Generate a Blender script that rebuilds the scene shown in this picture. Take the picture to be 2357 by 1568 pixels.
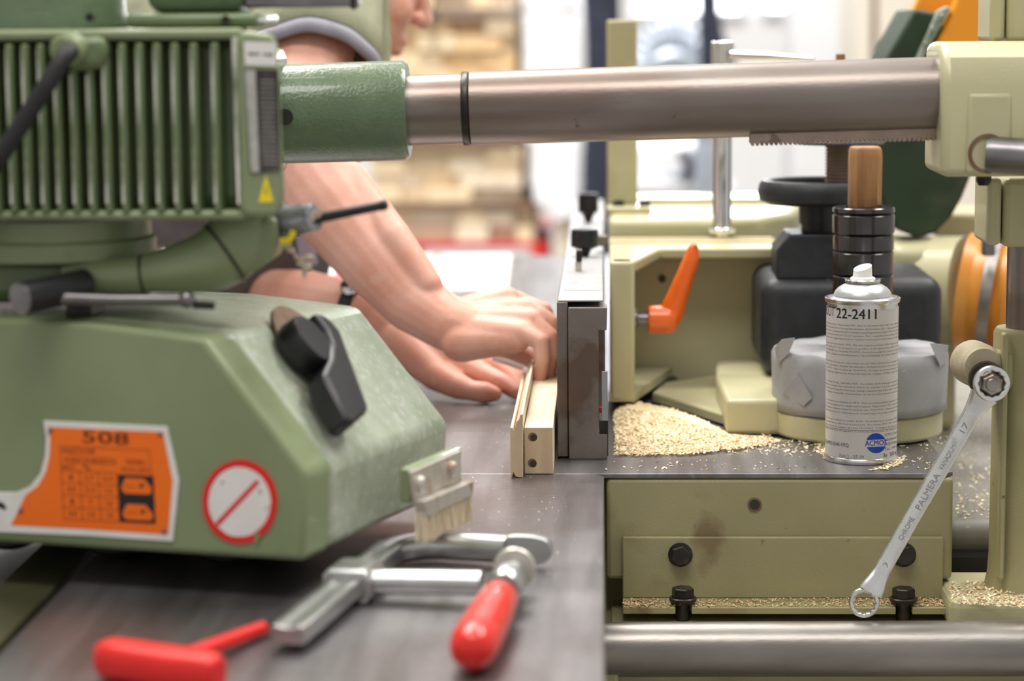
import bpy, bmesh, math, random
from mathutils import Vector, Matrix, noise
V = Vector
random.seed(7)
for o in list(bpy.data.objects): bpy.data.objects.remove(o)
scene = bpy.context.scene
COL = scene.collection
# ------------------------------------------------------------------ camera
FPX, CX, CY = 85/36*2357, 1178.5, 784.0
CAM = V((0, 0, 1.274)); TZ = 0.88
yaw, pitch, roll = math.radians(2.193), math.radians(7.49), math.radians(0.44)
_s, _c, _sp, _cp = math.sin(yaw), math.cos(yaw), math.sin(pitch), math.cos(pitch)
r0 = V((_c, _s, 0)); u0 = V((-_s*_sp, _c*_sp, _cp)); DIR = V((-_s*_cp, _c*_cp, -_sp))
RT = r0*math.cos(roll) - u0*math.sin(roll); UP = u0*math.cos(roll) + r0*math.sin(roll)
cam = bpy.data.cameras.new('camera'); co = bpy.data.objects.new('camera', cam); COL.objects.link(co)
co.matrix_world = Matrix.Translation(CAM) @ Matrix((RT, UP, -DIR)).transposed().to_4x4()
cam.lens = 85; cam.sensor_width = 36; cam.sensor_fit = 'HORIZONTAL'; cam.clip_start = 0.05; cam.clip_end = 100
cam.dof.use_dof = True; cam.dof.focus_distance = 2.12; cam.dof.aperture_fstop = 4.2
scene.camera = co
# ------------------------------------------------------------------ world, light, exposure
w = bpy.data.worlds.new('hall_light'); scene.world = w; w.use_nodes = True
w.node_tree.nodes['Background'].inputs[0].default_value = (1.0, 0.98, 0.95, 1)
w.node_tree.nodes['Background'].inputs[1].default_value = 0.50
scene.view_settings.view_transform = 'Standard'; scene.view_settings.look = 'None'
scene.view_settings.gamma = 1; scene.view_settings.exposure = 0.16
try: scene.view_settings.use_curve_mapping = False
except Exception: pass
def area(name, loc, target, size, power, col=(1, 1, 1)):
    l = bpy.data.lights.new(name, 'AREA'); l.shape = 'RECTANGLE'; l.size, l.size_y = size; l.energy = power; l.color = col
    o = bpy.data.objects.new(name, l); COL.objects.link(o); o.location = loc
    o.rotation_euler = (V(target)-V(loc)).to_track_quat('-Z', 'Y').to_euler(); return o
area('hall_lamp_light', (-1.2, 3.6, 4.6), (-0.3, 2.4, 0.9), (2.4, 1.0), 140, (1, .97, .92))
area('hall_lamp_light.001', (2.0, 3.2, 4.6), (0.3, 2.2, 0.9), (2.4, 1.0), 115, (1, .97, .92))
area('hall_lamp_light.002', (-0.4, 0.3, 4.6), (0, 2.0, 0.9), (2.4, 1.0), 75, (1, .97, .93))
area('hall_lamp_light.003', (0.0, 6.6, 4.6), (0, 8.6, 0.8), (5.0, 1.2), 130, (1, .98, .95))
area('window_daylight', (.47, 9.93, 1.78), (0.2, 3.0, 1.0), (.70, .90), 60, (.92, .96, 1))
area('added_lumber_fill', (-0.6, 5.2, 4.6), (-0.5, 7.2, 0.9), (1.6, .6), 150, (1, .97, .92))  # added fill light that brightens the board fronts, no luminaire hangs here

# ------------------------------------------------------------------ pixel to place
def ray(px, py): return DIR*FPX + RT*(px-CX) + UP*(CY-py)
def Py(px, py, Y):
    d = ray(px, py); return CAM + d*((Y-CAM.y)/d.y)
def Pz(px, py, z):
    d = ray(px, py); return CAM + d*((z-CAM.z)/d.z)
def Pp(px, py, p0, n):
    d = ray(px, py); return CAM + d*((p0-CAM).dot(n)/d.dot(n))
def planeY(Y): return lambda px, py: Py(px, py, Y)
def planeZ(z): return lambda px, py: Pz(px, py, z)
def mpp(Y): return Y/FPX       # metres per pixel at depth Y

# ------------------------------------------------------------------ materials
MATS = {}
def M(name, c1, c2=None, rough=.5, metal=0., scale=20, stretch=(1, 1, 1), bump=0., bscale=300, spots=None, emis=0., coat=0., sss=0., trans=0., rvar=0., detail=4):
    if name in MATS: return MATS[name]
    m = bpy.data.materials.new(name); m.use_nodes = True; nt = m.node_tree; N = nt.nodes; L = nt.links
    b = N['Principled BSDF']
    def inp(k, v):
        if k in b.inputs: b.inputs[k].default_value = v
    inp('Roughness', rough); inp('Metallic', metal); inp('Coat Weight', coat); inp('Subsurface Weight', sss); inp('Transmission Weight', trans)
    if sss: inp('Subsurface Radius', (.012, .004, .002)); inp('Subsurface Scale', 1.0)
    tc = N.new('ShaderNodeTexCoord'); mp = N.new('ShaderNodeMapping'); mp.inputs['Scale'].default_value = stretch
    L.new(tc.outputs['Object'], mp.inputs['Vector'])
    col = None
    if c2:
        n = N.new('ShaderNodeTexNoise'); n.inputs['Scale'].default_value = scale; n.inputs['Detail'].default_value = detail
        L.new(mp.outputs[0], n.inputs['Vector'])
        r = N.new('ShaderNodeValToRGB'); r.color_ramp.elements[0].position = .35; r.color_ramp.elements[1].position = .65
        r.color_ramp.elements[0].color = (*c1, 1); r.color_ramp.elements[1].color = (*c2, 1)
        L.new(n.outputs[0], r.inputs[0]); col = r.outputs[0]
        if rvar:
            mr = N.new('ShaderNodeMapRange'); mr.inputs[3].default_value = max(0, rough-rvar); mr.inputs[4].default_value = rough+rvar
            L.new(n.outputs[0], mr.inputs[0]); L.new(mr.outputs[0], b.inputs['Roughness'])
    for sp in (spots or []):
        sc, ssc, th, amt = sp[:4]
        n = N.new('ShaderNodeTexNoise'); n.inputs['Scale'].default_value = ssc; n.inputs['Detail'].default_value = 6
        if len(sp) > 4:
            mp2 = N.new('ShaderNodeMapping'); mp2.inputs['Scale'].default_value = sp[4]; L.new(tc.outputs['Object'], mp2.inputs['Vector']); L.new(mp2.outputs[0], n.inputs['Vector'])
        else: L.new(tc.outputs['Object'], n.inputs['Vector'])
        mr = N.new('ShaderNodeMapRange'); mr.inputs[1].default_value = th; mr.inputs[2].default_value = th+.06; mr.inputs[4].default_value = amt
        L.new(n.outputs[0], mr.inputs[0])
        mx = N.new('ShaderNodeMix'); mx.data_type = 'RGBA'
        L.new(mr.outputs[0], mx.inputs[0])
        if col: L.new(col, mx.inputs[6])
        else: mx.inputs[6].default_value = (*c1, 1)
        mx.inputs[7].default_value = (*sc, 1); col = mx.outputs[2]
    if col: L.new(col, b.inputs['Base Color'])
    else: b.inputs['Base Color'].default_value = (*c1, 1)
    if bump:
        n = N.new('ShaderNodeTexNoise'); n.inputs['Scale'].default_value = bscale; n.inputs['Detail'].default_value = 3
        L.new(mp.outputs[0], n.inputs['Vector'])
        bp = N.new('ShaderNodeBump'); bp.inputs['Strength'].default_value = bump; bp.inputs['Distance'].default_value = .002
        L.new(n.outputs[0], bp.inputs['Height']); L.new(bp.outputs[0], b.inputs['Normal'])
    if emis: b.inputs['Emission Color'].default_value = (*c1, 1); b.inputs['Emission Strength'].default_value = emis
    MATS[name] = m; return m
RUST = (.13, .05, .018)
M('table_iron', (.20, .187, .19), (.29, .275, .28), .38, .85, 6, (8, .6, 1), .08, 60, [((.155, .12, .115), 3.2, .56, .6, (1.4, .7, 1)), ((.42, .40, .40), 60, .62, .5, (1, 14, 1))], rvar=.08)
M('feeder_green', (.205, .255, .128), (.235, .285, .150), .38, 0, 14, bump=.05, bscale=500, spots=[((.10, .11, .045), 6, .60, .35), ((.10, .05, .025), 11, .69, .6)], coat=.15)
M('feeder_green_dark', (.115, .165, .068), (.15, .20, .088), .33, 0, 22, bump=.08, bscale=260, spots=[((.06, .045, .02), 18, .66, .6)], coat=.2)
M('feeder_edge_wear', (.15, .20, .09), (.78, .77, .70), .4, 0, 70, (1, 1, .35), bump=.1, bscale=300)
M('feeder_green_pale', (.33, .38, .27), (.42, .46, .36), .42, 0, 40, bump=.12, bscale=380, spots=[((.56, .57, .52), 150, .56, .6), ((.13, .08, .035), 16, .66, .6)])
M('hammer_green', (.095, .145, .075), (.115, .165, .085), .22, 0, 60, bump=.35, bscale=420, coat=.4)
M('cream_paint', (.44, .412, .235), (.50, .468, .28), .42, 0, 9, bump=.10, bscale=420, spots=[((.28, .22, .095), 5, .60, .35), ((.17, .085, .03), 13, .69, .5)], coat=.12)
M('cream_paint_shade', (.30, .272, .135), (.36, .325, .17), .46, 0, 8, bump=.14, bscale=520, spots=[((.21, .155, .055), 7, .57, .5), ((.12, .05, .018), 9, .66, .55), ((.06, .045, .03), 70, .70, .8)])  # the cream paint with shade put into its colour, plus dirt and rust
M('arm_steel', (.235, .195, .170), (.29, .25, .228), .36, .9, 9, (.7, 2.2, 2.2), .05, 200, [((.135, .080, .055), 5, .50, .40, (.5, 2.0, 3.4)), ((.06, .045, .035), 60, .70, .6)], rvar=.06)
M('bright_steel', (.34, .32, .30), (.46, .435, .41), .36, .95, 30, (.4, 2, 2), .06, 200, [((.23, .17, .12), 8, .60, .6, (.5, 3, 3))], rvar=.06)
M('rod_steel', (.19, .18, .185), (.25, .24, .24), .34, .9, 40, spots=[((.10, .06, .04), 30, .62, .5)])
M('chrome', (.72, .71, .70), (.78, .77, .76), .13, 1, 30)
M('wrench_chrome', (.72, .71, .70), (.82, .81, .80), .27, 1, 60, bump=.04, bscale=700, spots=[((.34, .31, .29), 45, .62, .5)], rvar=.08)
M('clamp_zinc', (.50, .51, .50), (.60, .61, .60), .32, .95, 40, spots=[((.30, .29, .27), 20, .60, .6)])
M('ring_steel', (.075, .07, .07), (.11, .10, .10), .20, .95, 30, spots=[((.20, .15, .11), 14, .64, .4, (.3, .3, 3))])
M('black_plastic', (.006, .0065, .0075), (.010, .010, .011), .38, 0, 50, bump=.05, bscale=600)
M('rubber_black', (.010, .010, .011), (.016, .015, .016), .6, 0, 60)
M('dark_housing', (.014, .0155, .019), (.022, .024, .028), .45, 0, 70, bump=.2, bscale=700, spots=[((.10, .095, .09), 6, .62, .4), ((.16, .13, .09), 160, .72, .8)])
M('bolt_black', (.025, .021, .019), (.045, .036, .030), .36, .6, 80, spots=[((.13, .07, .04), 50, .6, .5)])
M('fence_iron', (.19, .165, .145), (.26, .23, .205), .48, .55, 20, bump=.14, bscale=420, spots=[((.115, .058, .035), 12, .58, .7), ((.30, .28, .27), 25, .68, .5)])
M('fence_top', (.33, .325, .335), (.40, .395, .405), .5, .3, 20, (1, 5, 1), spots=[((.40, .37, .37), 18, .62, .5)])
M('tape_grey', (.29, .29, .305), (.35, .35, .365), .42, 0, 18, bump=.12, bscale=90, spots=[((.26, .17, .12), 22, .68, .7), ((.62, .5, .36), 70, .69, .5)])
M('orange_plastic', (.86, .135, .008), (.90, .16, .012), .32, 0, 30, coat=.3)
M('orange_sheet', (.85, .30, .010), (.88, .33, .014), .45, 0, 9)
M('orange_plate', (.95, .175, .004), (.90, .155, .004), .42, 0, 6)
M('hose_orange', (.72, .27, .035), (.82, .36, .06), .35, 0, 18, spots=[((.34, .19, .08), 9, .56, .6)], trans=.15)
M('hood_green', (.010, .028, .009), (.017, .040, .014), .62, 0, 14, spots=[((.05, .06, .03), 8, .6, .5)])
M('hood_edge', (.20, .25, .18), (.34, .38, .32), .5, 0, 60)
M('red_lacquer', (.72, .014, .006), (.78, .022, .010), .28, 0, 20, coat=.3, spots=[((.86, .12, .05), 60, .70, .5)])
M('red_plastic', (.74, .012, .010), (.76, .018, .014), .42, 0, 30)
M('pine', (.80, .65, .46), (.84, .71, .53), .55, 0, 10, (14, .8, 4), .06, 200)
M('pine_end', (.52, .39, .255), (.60, .46, .31), .65, 0, 22, (5, 1, 1.6), .1, 300, detail=8)
M('lumber_light', (.74, .57, .36), (.80, .65, .45), .65, 0, 7, (1, 1, 4))
M('lumber_tan', (.68, .46, .23), (.74, .54, .31), .65, 0, 7, (1, 1, 4))
M('lumber_pale', (.74, .62, .46), (.78, .67, .52), .65, 0, 7, (1, 1, 4))
M('lumber_brown', (.16, .09, .05), (.24, .14, .08), .7, 0, 9)
M('oak_peg', (.25, .115, .04), (.38, .195, .08), .6, 0, 18, (6, 6, .7), .15, 200)
M('sawdust', (.82, .62, .34), (.92, .78, .52), .8, 0, 160, bump=.5, bscale=400, spots=[((.60, .33, .10), 120, .62, .7)])
M('chip_pale', (.94, .83, .60), (.90, .74, .46), .75, 0, 90)
M('chip_tan', (.60, .40, .21), (.74, .55, .34), .75, 0, 90)
M('dust_film', (.50, .37, .22), (.60, .46, .29), .85, 0, 120, bump=.3, bscale=300)
M('skin', (.68, .315, .225), (.78, .44, .345), .48, 0, 16, bump=.16, bscale=330, spots=[((.60, .20, .13), 12, .60, .45), ((.72, .47, .36), 30, .63, .4)], sss=.12)
M('hair', (.06, .04, .03), (.10, .07, .05), .6, 0, 40)
M('shirt', (.34, .345, .225), (.39, .395, .265), .85, 0, 60, bump=.3, bscale=500)
M('shirt_rib', (.24, .23, .27), (.29, .28, .32), .85, 0, 40, bump=.3, bscale=700)
M('stitch', (.05, .055, .04), None, .8)
M('apron', (.075, .060, .062), (.11, .09, .092), .8, 0, 30, bump=.2, bscale=500)
M('apron_strap', (.36, .34, .42), None, .8)
M('can_label', (.62, .59, .56), (.64, .61, .58), .36, 0, 30, coat=.2)
M('can_metal', (.70, .69, .68), (.76, .75, .74), .22, .95, 30)
M('can_dome', (.60, .60, .62), (.66, .66, .68), .33, .75, 30)
M('cap_white', (.82, .81, .80), None, .4)
M('ink_black', (.012, .012, .014), None, .5)
M('ink_grey', (.16, .15, .145), None, .5)
M('ink_blue', (.005, .055, .46), None, .4)
M('ink_red', (.72, .015, .012), (.66, .02, .02), .42)
M('ink_brown', (.20, .035, .006), None, .5)
M('sticker_white', (.74, .73, .69), (.80, .79, .76), .45, 0, 40, spots=[((.40, .37, .31), 70, .67, .5)])
M('sticker_yellow', (.88, .70, .01), None, .45)
M('plate_dark', (.03, .022, .022), (.09, .075, .07), .4, .3, 90, (1, 1, .4))
M('plate_silver', (.42, .42, .38), (.52, .52, .48), .4, .4, 200)
M('rust_disc', (.24, .16, .11), (.15, .075, .03), .6, .2, 40)
M('brush_bristle', (.80, .68, .50), (.88, .79, .63), .6, 0, 300, (1, 1, .05))
M('bracket_zinc', (.52, .47, .40), (.60, .57, .52), .42, .5, 60, spots=[((.30, .14, .06), 40, .60, .6)])
M('foil_tape', (.10, .10, .115), (.42, .42, .46), .22, .6, 60, bump=.6, bscale=90)
M('lint', (.40, .31, .20), (.62, .55, .44), .9, 0, 150, bump=.6, bscale=300)
M('paper', (.82, .82, .84), (.86, .86, .88), .6, 0, 8)
M('wall_white', (.66, .65, .65), (.72, .71, .71), .7, 0, .8)
M('panel_beige', (.62, .57, .48), (.66, .61, .52), .6, 0, 2)
M('floor_concrete', (.28, .27, .26), (.36, .35, .34), .55, 0, 3, bump=.1, bscale=60)
M('ceiling_grey', (.42, .42, .42), (.46, .46, .46), .8, 0, 2)
M('wrap_white', (.80, .82, .86), (.88, .89, .92), .3, 0, 5, bump=.4, bscale=12)
M('navy', (.010, .014, .030), (.022, .028, .05), .45, 0, 30)
M('duct_silver', (.42, .47, .55), (.55, .60, .68), .35, .5, 10)
M('lamp_glow', (1, .98, .94), None, emis=9)
M('pane_glow', (.93, .97, 1), None, emis=5)
M('machine_white', (.66, .66, .68), (.72, .72, .74), .5, 0, 4)
M('red_steel', (.55, .010, .014), (.62, .02, .02), .45, 0, 10)
M('rack_steel', (.34, .26, .205), (.42, .33, .27), .55, .2, 60, spots=[((.10, .06, .04), 60, .6, .6)])
M('bed_grey', (.22, .21, .185), (.28, .268, .24), .5, .15, 14, spots=[((.62, .52, .38), 130, .68, .6)])
M('rail_olive', (.055, .06, .025), (.10, .095, .05), .4, .3, 14)
M('dusty_cream', (.42, .34, .22), (.50, .43, .30), .7, 0, 60, bump=.2, bscale=300)
M('wrench_stamp_shade', (.30, .285, .27), (.40, .38, .36), .35, .9, 80)  # darker tone paints in the shading of the raised lettering
M('hole_shade_brown', (.045, .028, .012), None, .8)
M('guide_steel', (.25, .23, .21), (.36, .335, .31), .36, .9, 14, (.5, 2, 2), .06, 200, [((.16, .105, .07), 7, .54, .55, (.5, 3, 3))], rvar=.06)
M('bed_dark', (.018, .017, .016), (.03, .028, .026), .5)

# ------------------------------------------------------------------ mesh kit
class MB:
    def __init__(s): s.bm = bmesh.new()
    def faces(s, vs, fs):
        b = [s.bm.verts.new(v) for v in vs]
        for f in fs:
            try: s.bm.faces.new([b[i] for i in f])
            except ValueError: pass
        return s
    def prism(s, pts, vec):
        vec = V(vec); n = len(pts); vs = [V(p) for p in pts] + [V(p)+vec for p in pts]
        return s.faces(vs, [tuple(range(n))[::-1], tuple(range(n, 2*n))] + [(i, (i+1) % n, (i+1) % n+n, i+n) for i in range(n)])
    def box(s, lo, hi):
        x0, y0, z0 = lo; x1, y1, z1 = hi
        return s.prism([(x0, y0, z0), (x1, y0, z0), (x1, y0, z1), (x0, y0, z1)], (0, y1-y0, 0))
    def boxpx(s, x0, y0, x1, y1, Y0, Y1):
        a = Py(x0, (y0+y1)/2, Y0); b = Py(x1, (y0+y1)/2, Y0); t = Py((x0+x1)/2, y0, Y0); u = Py((x0+x1)/2, y1, Y0)
        return s.box((a.x, Y0, u.z), (b.x, Y1, t.z))
    def frame(s, ax):
        ax = V(ax).normalized(); t = V((0, 0, 1)) if abs(ax.z) < .9 else V((1, 0, 0))
        a = t.cross(ax).normalized(); return ax, a, ax.cross(a)
    def lathe(s, p0, ax, prof, seg=40, cap=True, sq=None):
        """prof: (height along axis, radius)"""
        p0 = V(p0); ax, a, b = s.frame(ax); vs = []; fs = []
        for h, r in prof:
            for i in range(seg):
                t = 2*math.pi*i/seg; vs.append(p0+ax*h+(a*math.cos(t)+b*math.sin(t))*r)
        for k in range(len(prof)-1):
            for i in range(seg):
                j = (i+1) % seg; fs.append((k*seg+i, k*seg+j, (k+1)*seg+j, (k+1)*seg+i))
        if cap: fs.append(tuple(range(seg))[::-1]); fs.append(tuple(range((len(prof)-1)*seg, len(prof)*seg)))
        return s.faces(vs, fs)
    def cyl(s, p0, p1, r, r1=None, seg=32, ch=0.):
        p0, p1 = V(p0), V(p1); L = (p1-p0).length; r1 = r if r1 is None else r1
        pr = [(0, r), (L, r1)] if not ch else [(0, r-ch), (ch, r), (L-ch, r1), (L, r1-ch)]
        return s.lathe(p0, p1-p0, pr, seg)
    def hexa(s, p0, ax, r, h, rot=0):
        p0 = V(p0); ax, a, b = s.frame(ax)
        ring = lambda q, rr, hh: [p0+ax*hh+(a*math.cos(t)+b*math.sin(t))*rr for t in [rot+math.pi/3*i for i in range(6)]]
        r1, r2, r3 = ring(0, r, 0), ring(0, r, h*.86), ring(0, r*.88, h)
        fs = [tuple(range(6))[::-1]]
        for k in (0, 6): fs += [(k+i, k+(i+1) % 6, k+6+(i+1) % 6, k+6+i) for i in range(6)]
        return s.faces(r1+r2+r3, fs+[tuple(range(12, 18))])
    def tube(s, pts, rad, seg=16, cap=True, flat=None, up=None):
        pts = [V(p) for p in pts]; n = len(pts); rad = rad if isinstance(rad, (list, tuple)) else [rad]*n
        vs, fs = [], []; pa = V(up).normalized() if up else None
        for k, p in enumerate(pts):
            t = (pts[min(k+1, n-1)]-pts[max(k-1, 0)]).normalized()
            if pa is None: _, a, _b = s.frame(t)
            else: a = (pa - t*pa.dot(t)).normalized()
            pa = a; b = t.cross(a)
            for i in range(seg):
                q = 2*math.pi*i/seg; f = flat if flat else 1
                vs.append(p+(a*math.cos(q)*f+b*math.sin(q))*rad[k])
        for k in range(n-1):
            for i in range(seg):
                j = (i+1) % seg; fs.append((k*seg+i, k*seg+j, (k+1)*seg+j, (k+1)*seg+i))
        if cap: fs.append(tuple(range(seg))[::-1]); fs.append(tuple(range((n-1)*seg, n*seg)))
        return s.faces(vs, fs)
    def ball(s, c, r, u=20, v=12, rot=None):
        r = V((r, r, r)) if not hasattr(r, '__len__') else V(r); c = V(c)
        mt = Matrix.Translation(c) @ (rot.to_4x4() if rot else Matrix()) @ Matrix.Diagonal((*r, 1))
        bmesh.ops.create_uvsphere(s.bm, u_segments=u, v_segments=v, radius=1, matrix=mt); return s
    def capsule(s, p, q, r1, r2, seg=16):
        p, q = V(p), V(q); ax = (q-p); L = max(ax.length, 1e-5)
        sa = (r1-r2)/L; sa = max(-.95, min(.95, sa)); prof = []
        a0 = math.asin(sa)
        for i in range(7):
            t = -math.pi/2 + (a0+math.pi/2)*i/6; prof.append((r1*math.sin(t), max(r1*math.cos(t), 1e-4)))
        for i in range(7):
            t = a0 + (math.pi/2-a0)*i/6; prof.append((L+r2*math.sin(t), max(r2*math.cos(t), 1e-4)))
        return s.lathe(p, ax, prof, seg)
    def ring(s, c, ax, R, r, h, seg=40, nin=None, depth=0):
        """flat ring, outer R, inner r, height h along ax; nin: 12 point inner star"""
        c = V(c); ax, a, b = s.frame(ax); vs = []
        for hh in (0, h):
            for i in range(seg):
                t = 2*math.pi*i/seg; vs.append(c+ax*hh+(a*math.cos(t)+b*math.sin(t))*R)
            for i in range(seg):
                t = 2*math.pi*i/seg; rr = r*(1+(.07*math.cos(12*t) if nin else 0)); vs.append(c+ax*hh+(a*math.cos(t)+b*math.sin(t))*rr)
        fs = []
        for i in range(seg):
            j = (i+1) % seg
            fs += [(i, j, 2*seg+j, 2*seg+i), (seg+j, seg+i, 3*seg+i, 3*seg+j), (j, i, seg+i, seg+j), (2*seg+i, 2*seg+j, 3*seg+j, 3*seg+i)]
        return s.faces(vs, fs)
    def obj(s, name, mat, parent=None, smooth=True, bevel=0., seg=2, sub=0, origin=None, ang=35):
        bmesh.ops.recalc_face_normals(s.bm, faces=s.bm.faces)
        if origin is not None: bmesh.ops.translate(s.bm, verts=s.bm.verts, vec=-V(origin))
        me = bpy.data.meshes.new(name); s.bm.to_mesh(me); s.bm.free()
        return mobj(name, me, mat, parent, smooth, bevel, seg, sub, origin, ang)
def mobj(name, me, mat, parent=None, smooth=True, bevel=0., seg=2, sub=0, origin=None, ang=35):
    if mat and not me.materials: me.materials.append(MATS[mat])
    o = bpy.data.objects.new(name, me); COL.objects.link(o)
    if origin is not None: o.location = origin; WL[o.name] = tuple(origin)
    if parent is not None: adopt(o, parent)
    if smooth:
        for p in me.polygons: p.use_smooth = True
        if not sub: me.set_sharp_from_angle(angle=math.radians(ang))
    if bevel:
        b = o.modifiers.new('bevel', 'BEVEL'); b.width = bevel; b.segments = seg; b.limit_method = 'ANGLE'; b.angle_limit = math.radians(40); b.harden_normals = False
    if sub:
        b = o.modifiers.new('sub', 'SUBSURF'); b.levels = sub; b.render_levels = sub
    return o
def adopt(o, p):          # keep the child where it stands in the world (every parent is an unrotated thing at its base)
    o.parent = p; o.matrix_parent_inverse = Matrix.Translation(-wloc0(p))
WL = {}
def wloc0(p): return V(WL.get(p.name, (0, 0, 0)))
def tag(o, label, cat, group=None, kind=None):
    o['label'] = label
    if cat: o['category'] = cat
    if group: o['group'] = group
    if kind: o['kind'] = kind
    return o
def thing(name, loc, label, cat, group=None):
    o = bpy.data.objects.new(name, None); COL.objects.link(o); o.location = loc; o.empty_display_size = .05
    WL[o.name] = tuple(loc); return tag(o, label, cat, group)
def struct(o): o['kind'] = 'structure'; return o
def text_geo(s, res=2):
    cu = bpy.data.curves.new('t', 'FONT'); cu.body = s; cu.resolution_u = res; cu.size = 1
    ob = bpy.data.objects.new('t', cu); me = bpy.data.meshes.new_from_object(ob)
    vs = [(v.co.x, v.co.y) for v in me.vertices]; fs = [tuple(p.vertices) for p in me.polygons]
    bpy.data.objects.remove(ob); bpy.data.meshes.remove(me); bpy.data.curves.remove(cu)
    return vs, fs
def text_on(mb, s, quad, fn, off, res=2):
    """quad: pixel corners TL, TR, BR, BL of the text's box; fn maps a pixel to the surface"""
    vs, fs = text_geo(s, res)
    if not vs: return
    x0 = min(v[0] for v in vs); x1 = max(v[0] for v in vs); y0 = min(v[1] for v in vs); y1 = max(v[1] for v in vs)
    tl, tr, br, bl = quad; out = []
    for x, y in vs:
        u = (x-x0)/(x1-x0); v = (y-y0)/(y1-y0+1e-9)
        px = (bl[0]*(1-u)+br[0]*u)*(1-v)+(tl[0]*(1-u)+tr[0]*u)*v; py = (bl[1]*(1-u)+br[1]*u)*(1-v)+(tl[1]*(1-u)+tr[1]*u)*v
        out.append(fn(px, py)+off)
    mb.faces(out, fs)
def poly_on(mb, pts, fn, off, thick=None):
    P = [fn(*p)+off for p in pts]
    if thick is not None: mb.prism(P, thick)
    else: mb.faces(P, [tuple(range(len(P)))])
def curve(pts, n=8):       # catmull-rom through points
    pts = [V(p) for p in pts]; out = []
    for k in range(len(pts)-1):
        p0 = pts[max(k-1, 0)]; p1 = pts[k]; p2 = pts[k+1]; p3 = pts[min(k+2, len(pts)-1)]
        for i in range(n):
            t = i/n; out.append(.5*((2*p1)+(p2-p0)*t+(2*p0-5*p1+4*p2-p3)*t*t+(3*p1-p0-3*p2+p3)*t**3))
    return out+[pts[-1]]
def lerps(vals, n):
    out = []
    for k in range(len(vals)-1): out += [vals[k]+(vals[k+1]-vals[k])*i/n for i in range(n)]
    return out+[vals[-1]]
def inst(src, name, loc, parent=None, mat=None, rot=None, scale=None):
    o = bpy.data.objects.new(name, src.data); COL.objects.link(o); o.location = loc
    for m in src.modifiers:
        q = o.modifiers.new(m.name, m.type)
        if m.type == 'BEVEL': q.width = m.width; q.segments = m.segments; q.limit_method = 'ANGLE'; q.angle_limit = m.angle_limit
    if rot: o.rotation_euler = rot
    if scale: o.scale = scale
    if parent is not None: adopt(o, parent)
    return o

# ================================================================== THE HALL
b = MB().box((-6, -3, -.05), (6, 11, 0)).obj('floor', 'floor_concrete', smooth=False); struct(b); b['label'] = 'grey concrete workshop floor'
wb = MB().box((-6, 10, 0), (6, 10.12, 5.2)).obj('wall_back', 'wall_white', smooth=False); struct(wb); wb['label'] = 'white back wall of the hall'
wl = MB().box((-6.12, -3, 0), (-6, 10.12, 5.2)).obj('wall_left', 'wall_white', smooth=False); struct(wl); wl['label'] = 'white left wall of the hall'
ce = MB().box((-6.12, 2.0, 5.2), (6, 10.12, 5.3)).obj('ceiling', 'ceiling_grey', smooth=False); struct(ce); ce['label'] = 'grey ceiling of the hall'
for i, (x0, x1, yb) in enumerate(((1463, 1614, 30), (1642, 1702, 26), (1764, 1838, 22))):
    a, c = Py(x0, yb, 9.98), Py(x1, yb, 9.98)
    wroot = thing('window_%d' % (i+1), (a.x, 9.95, a.z), 'bright daylit window in the white back wall', None); wroot['kind'] = 'structure'
    MB().box((a.x, 9.965, a.z), (c.x, 9.985, a.z+.9)).obj('pane', 'pane_glow', wroot, False)
    f = MB(); t = .02
    f.box((a.x-t, 9.95, a.z-t), (a.x, 10, a.z+.92)); f.box((c.x, 9.95, a.z-t), (c.x+t, 10, a.z+.92)); f.box((a.x, 9.95, a.z-t), (c.x, 10, a.z)); f.box((a.x, 9.95, a.z+.9), (c.x, 10, a.z+.92))
    f.obj('window_frame', 'machine_white', wroot, False)
for i, (x, y) in enumerate(((-1.2, 3.6), (2.0, 3.2), (-.4, 2.2), (0, 7.0), (-3.5, 6.0), (3.2, 6.5))):
    lr = thing('ceiling_lamp', (x, y, 4.75), 'long white luminaire hanging under the hall ceiling', 'lamp', 'hall luminaires')
    MB().box((x-.75, y-.12, 4.75), (x+.75, y+.12, 4.84)).obj('lamp_body', 'machine_white', lr, False, .01)
    MB().box((x-.72, y-.09, 4.735), (x+.72, y+.09, 4.752)).obj('diffuser', 'lamp_glow', lr, False)
    for k in (-.5, .5): MB().cyl((x+k, y, 4.83), (x+k, y, 5.2), .008, seg=8).obj('suspension', 'rod_steel', lr)

# beige doors on the right, behind the dust hood
cab = thing('tall_cabinet', Py(2100, 600, 6.2), 'tall beige steel cabinet behind the green dust hood', 'cabinet')
x0, x1, x2, x3 = [Py(q, 300, 6.2).x for q in (1974, 2004, 2018, 2420)]
MB().box((x0, 6.22, 0), (x3, 6.7, 2.1)).obj('cabinet_body', 'panel_beige', cab, False, .008)
MB().box((x0+.004, 6.2, .06), (x1, 6.225, 2.06)).obj('cabinet_side_strip', 'panel_beige', cab, False, .006)
MB().box((x2, 6.2, .06), (x3-.3, 6.225, 2.06)).obj('cabinet_door', 'panel_beige', cab, False, .006)
MB().box((x1, 6.212, .06), (x2, 6.222, 2.06)).obj('cabinet_gap', 'lumber_brown', cab, False)
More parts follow.
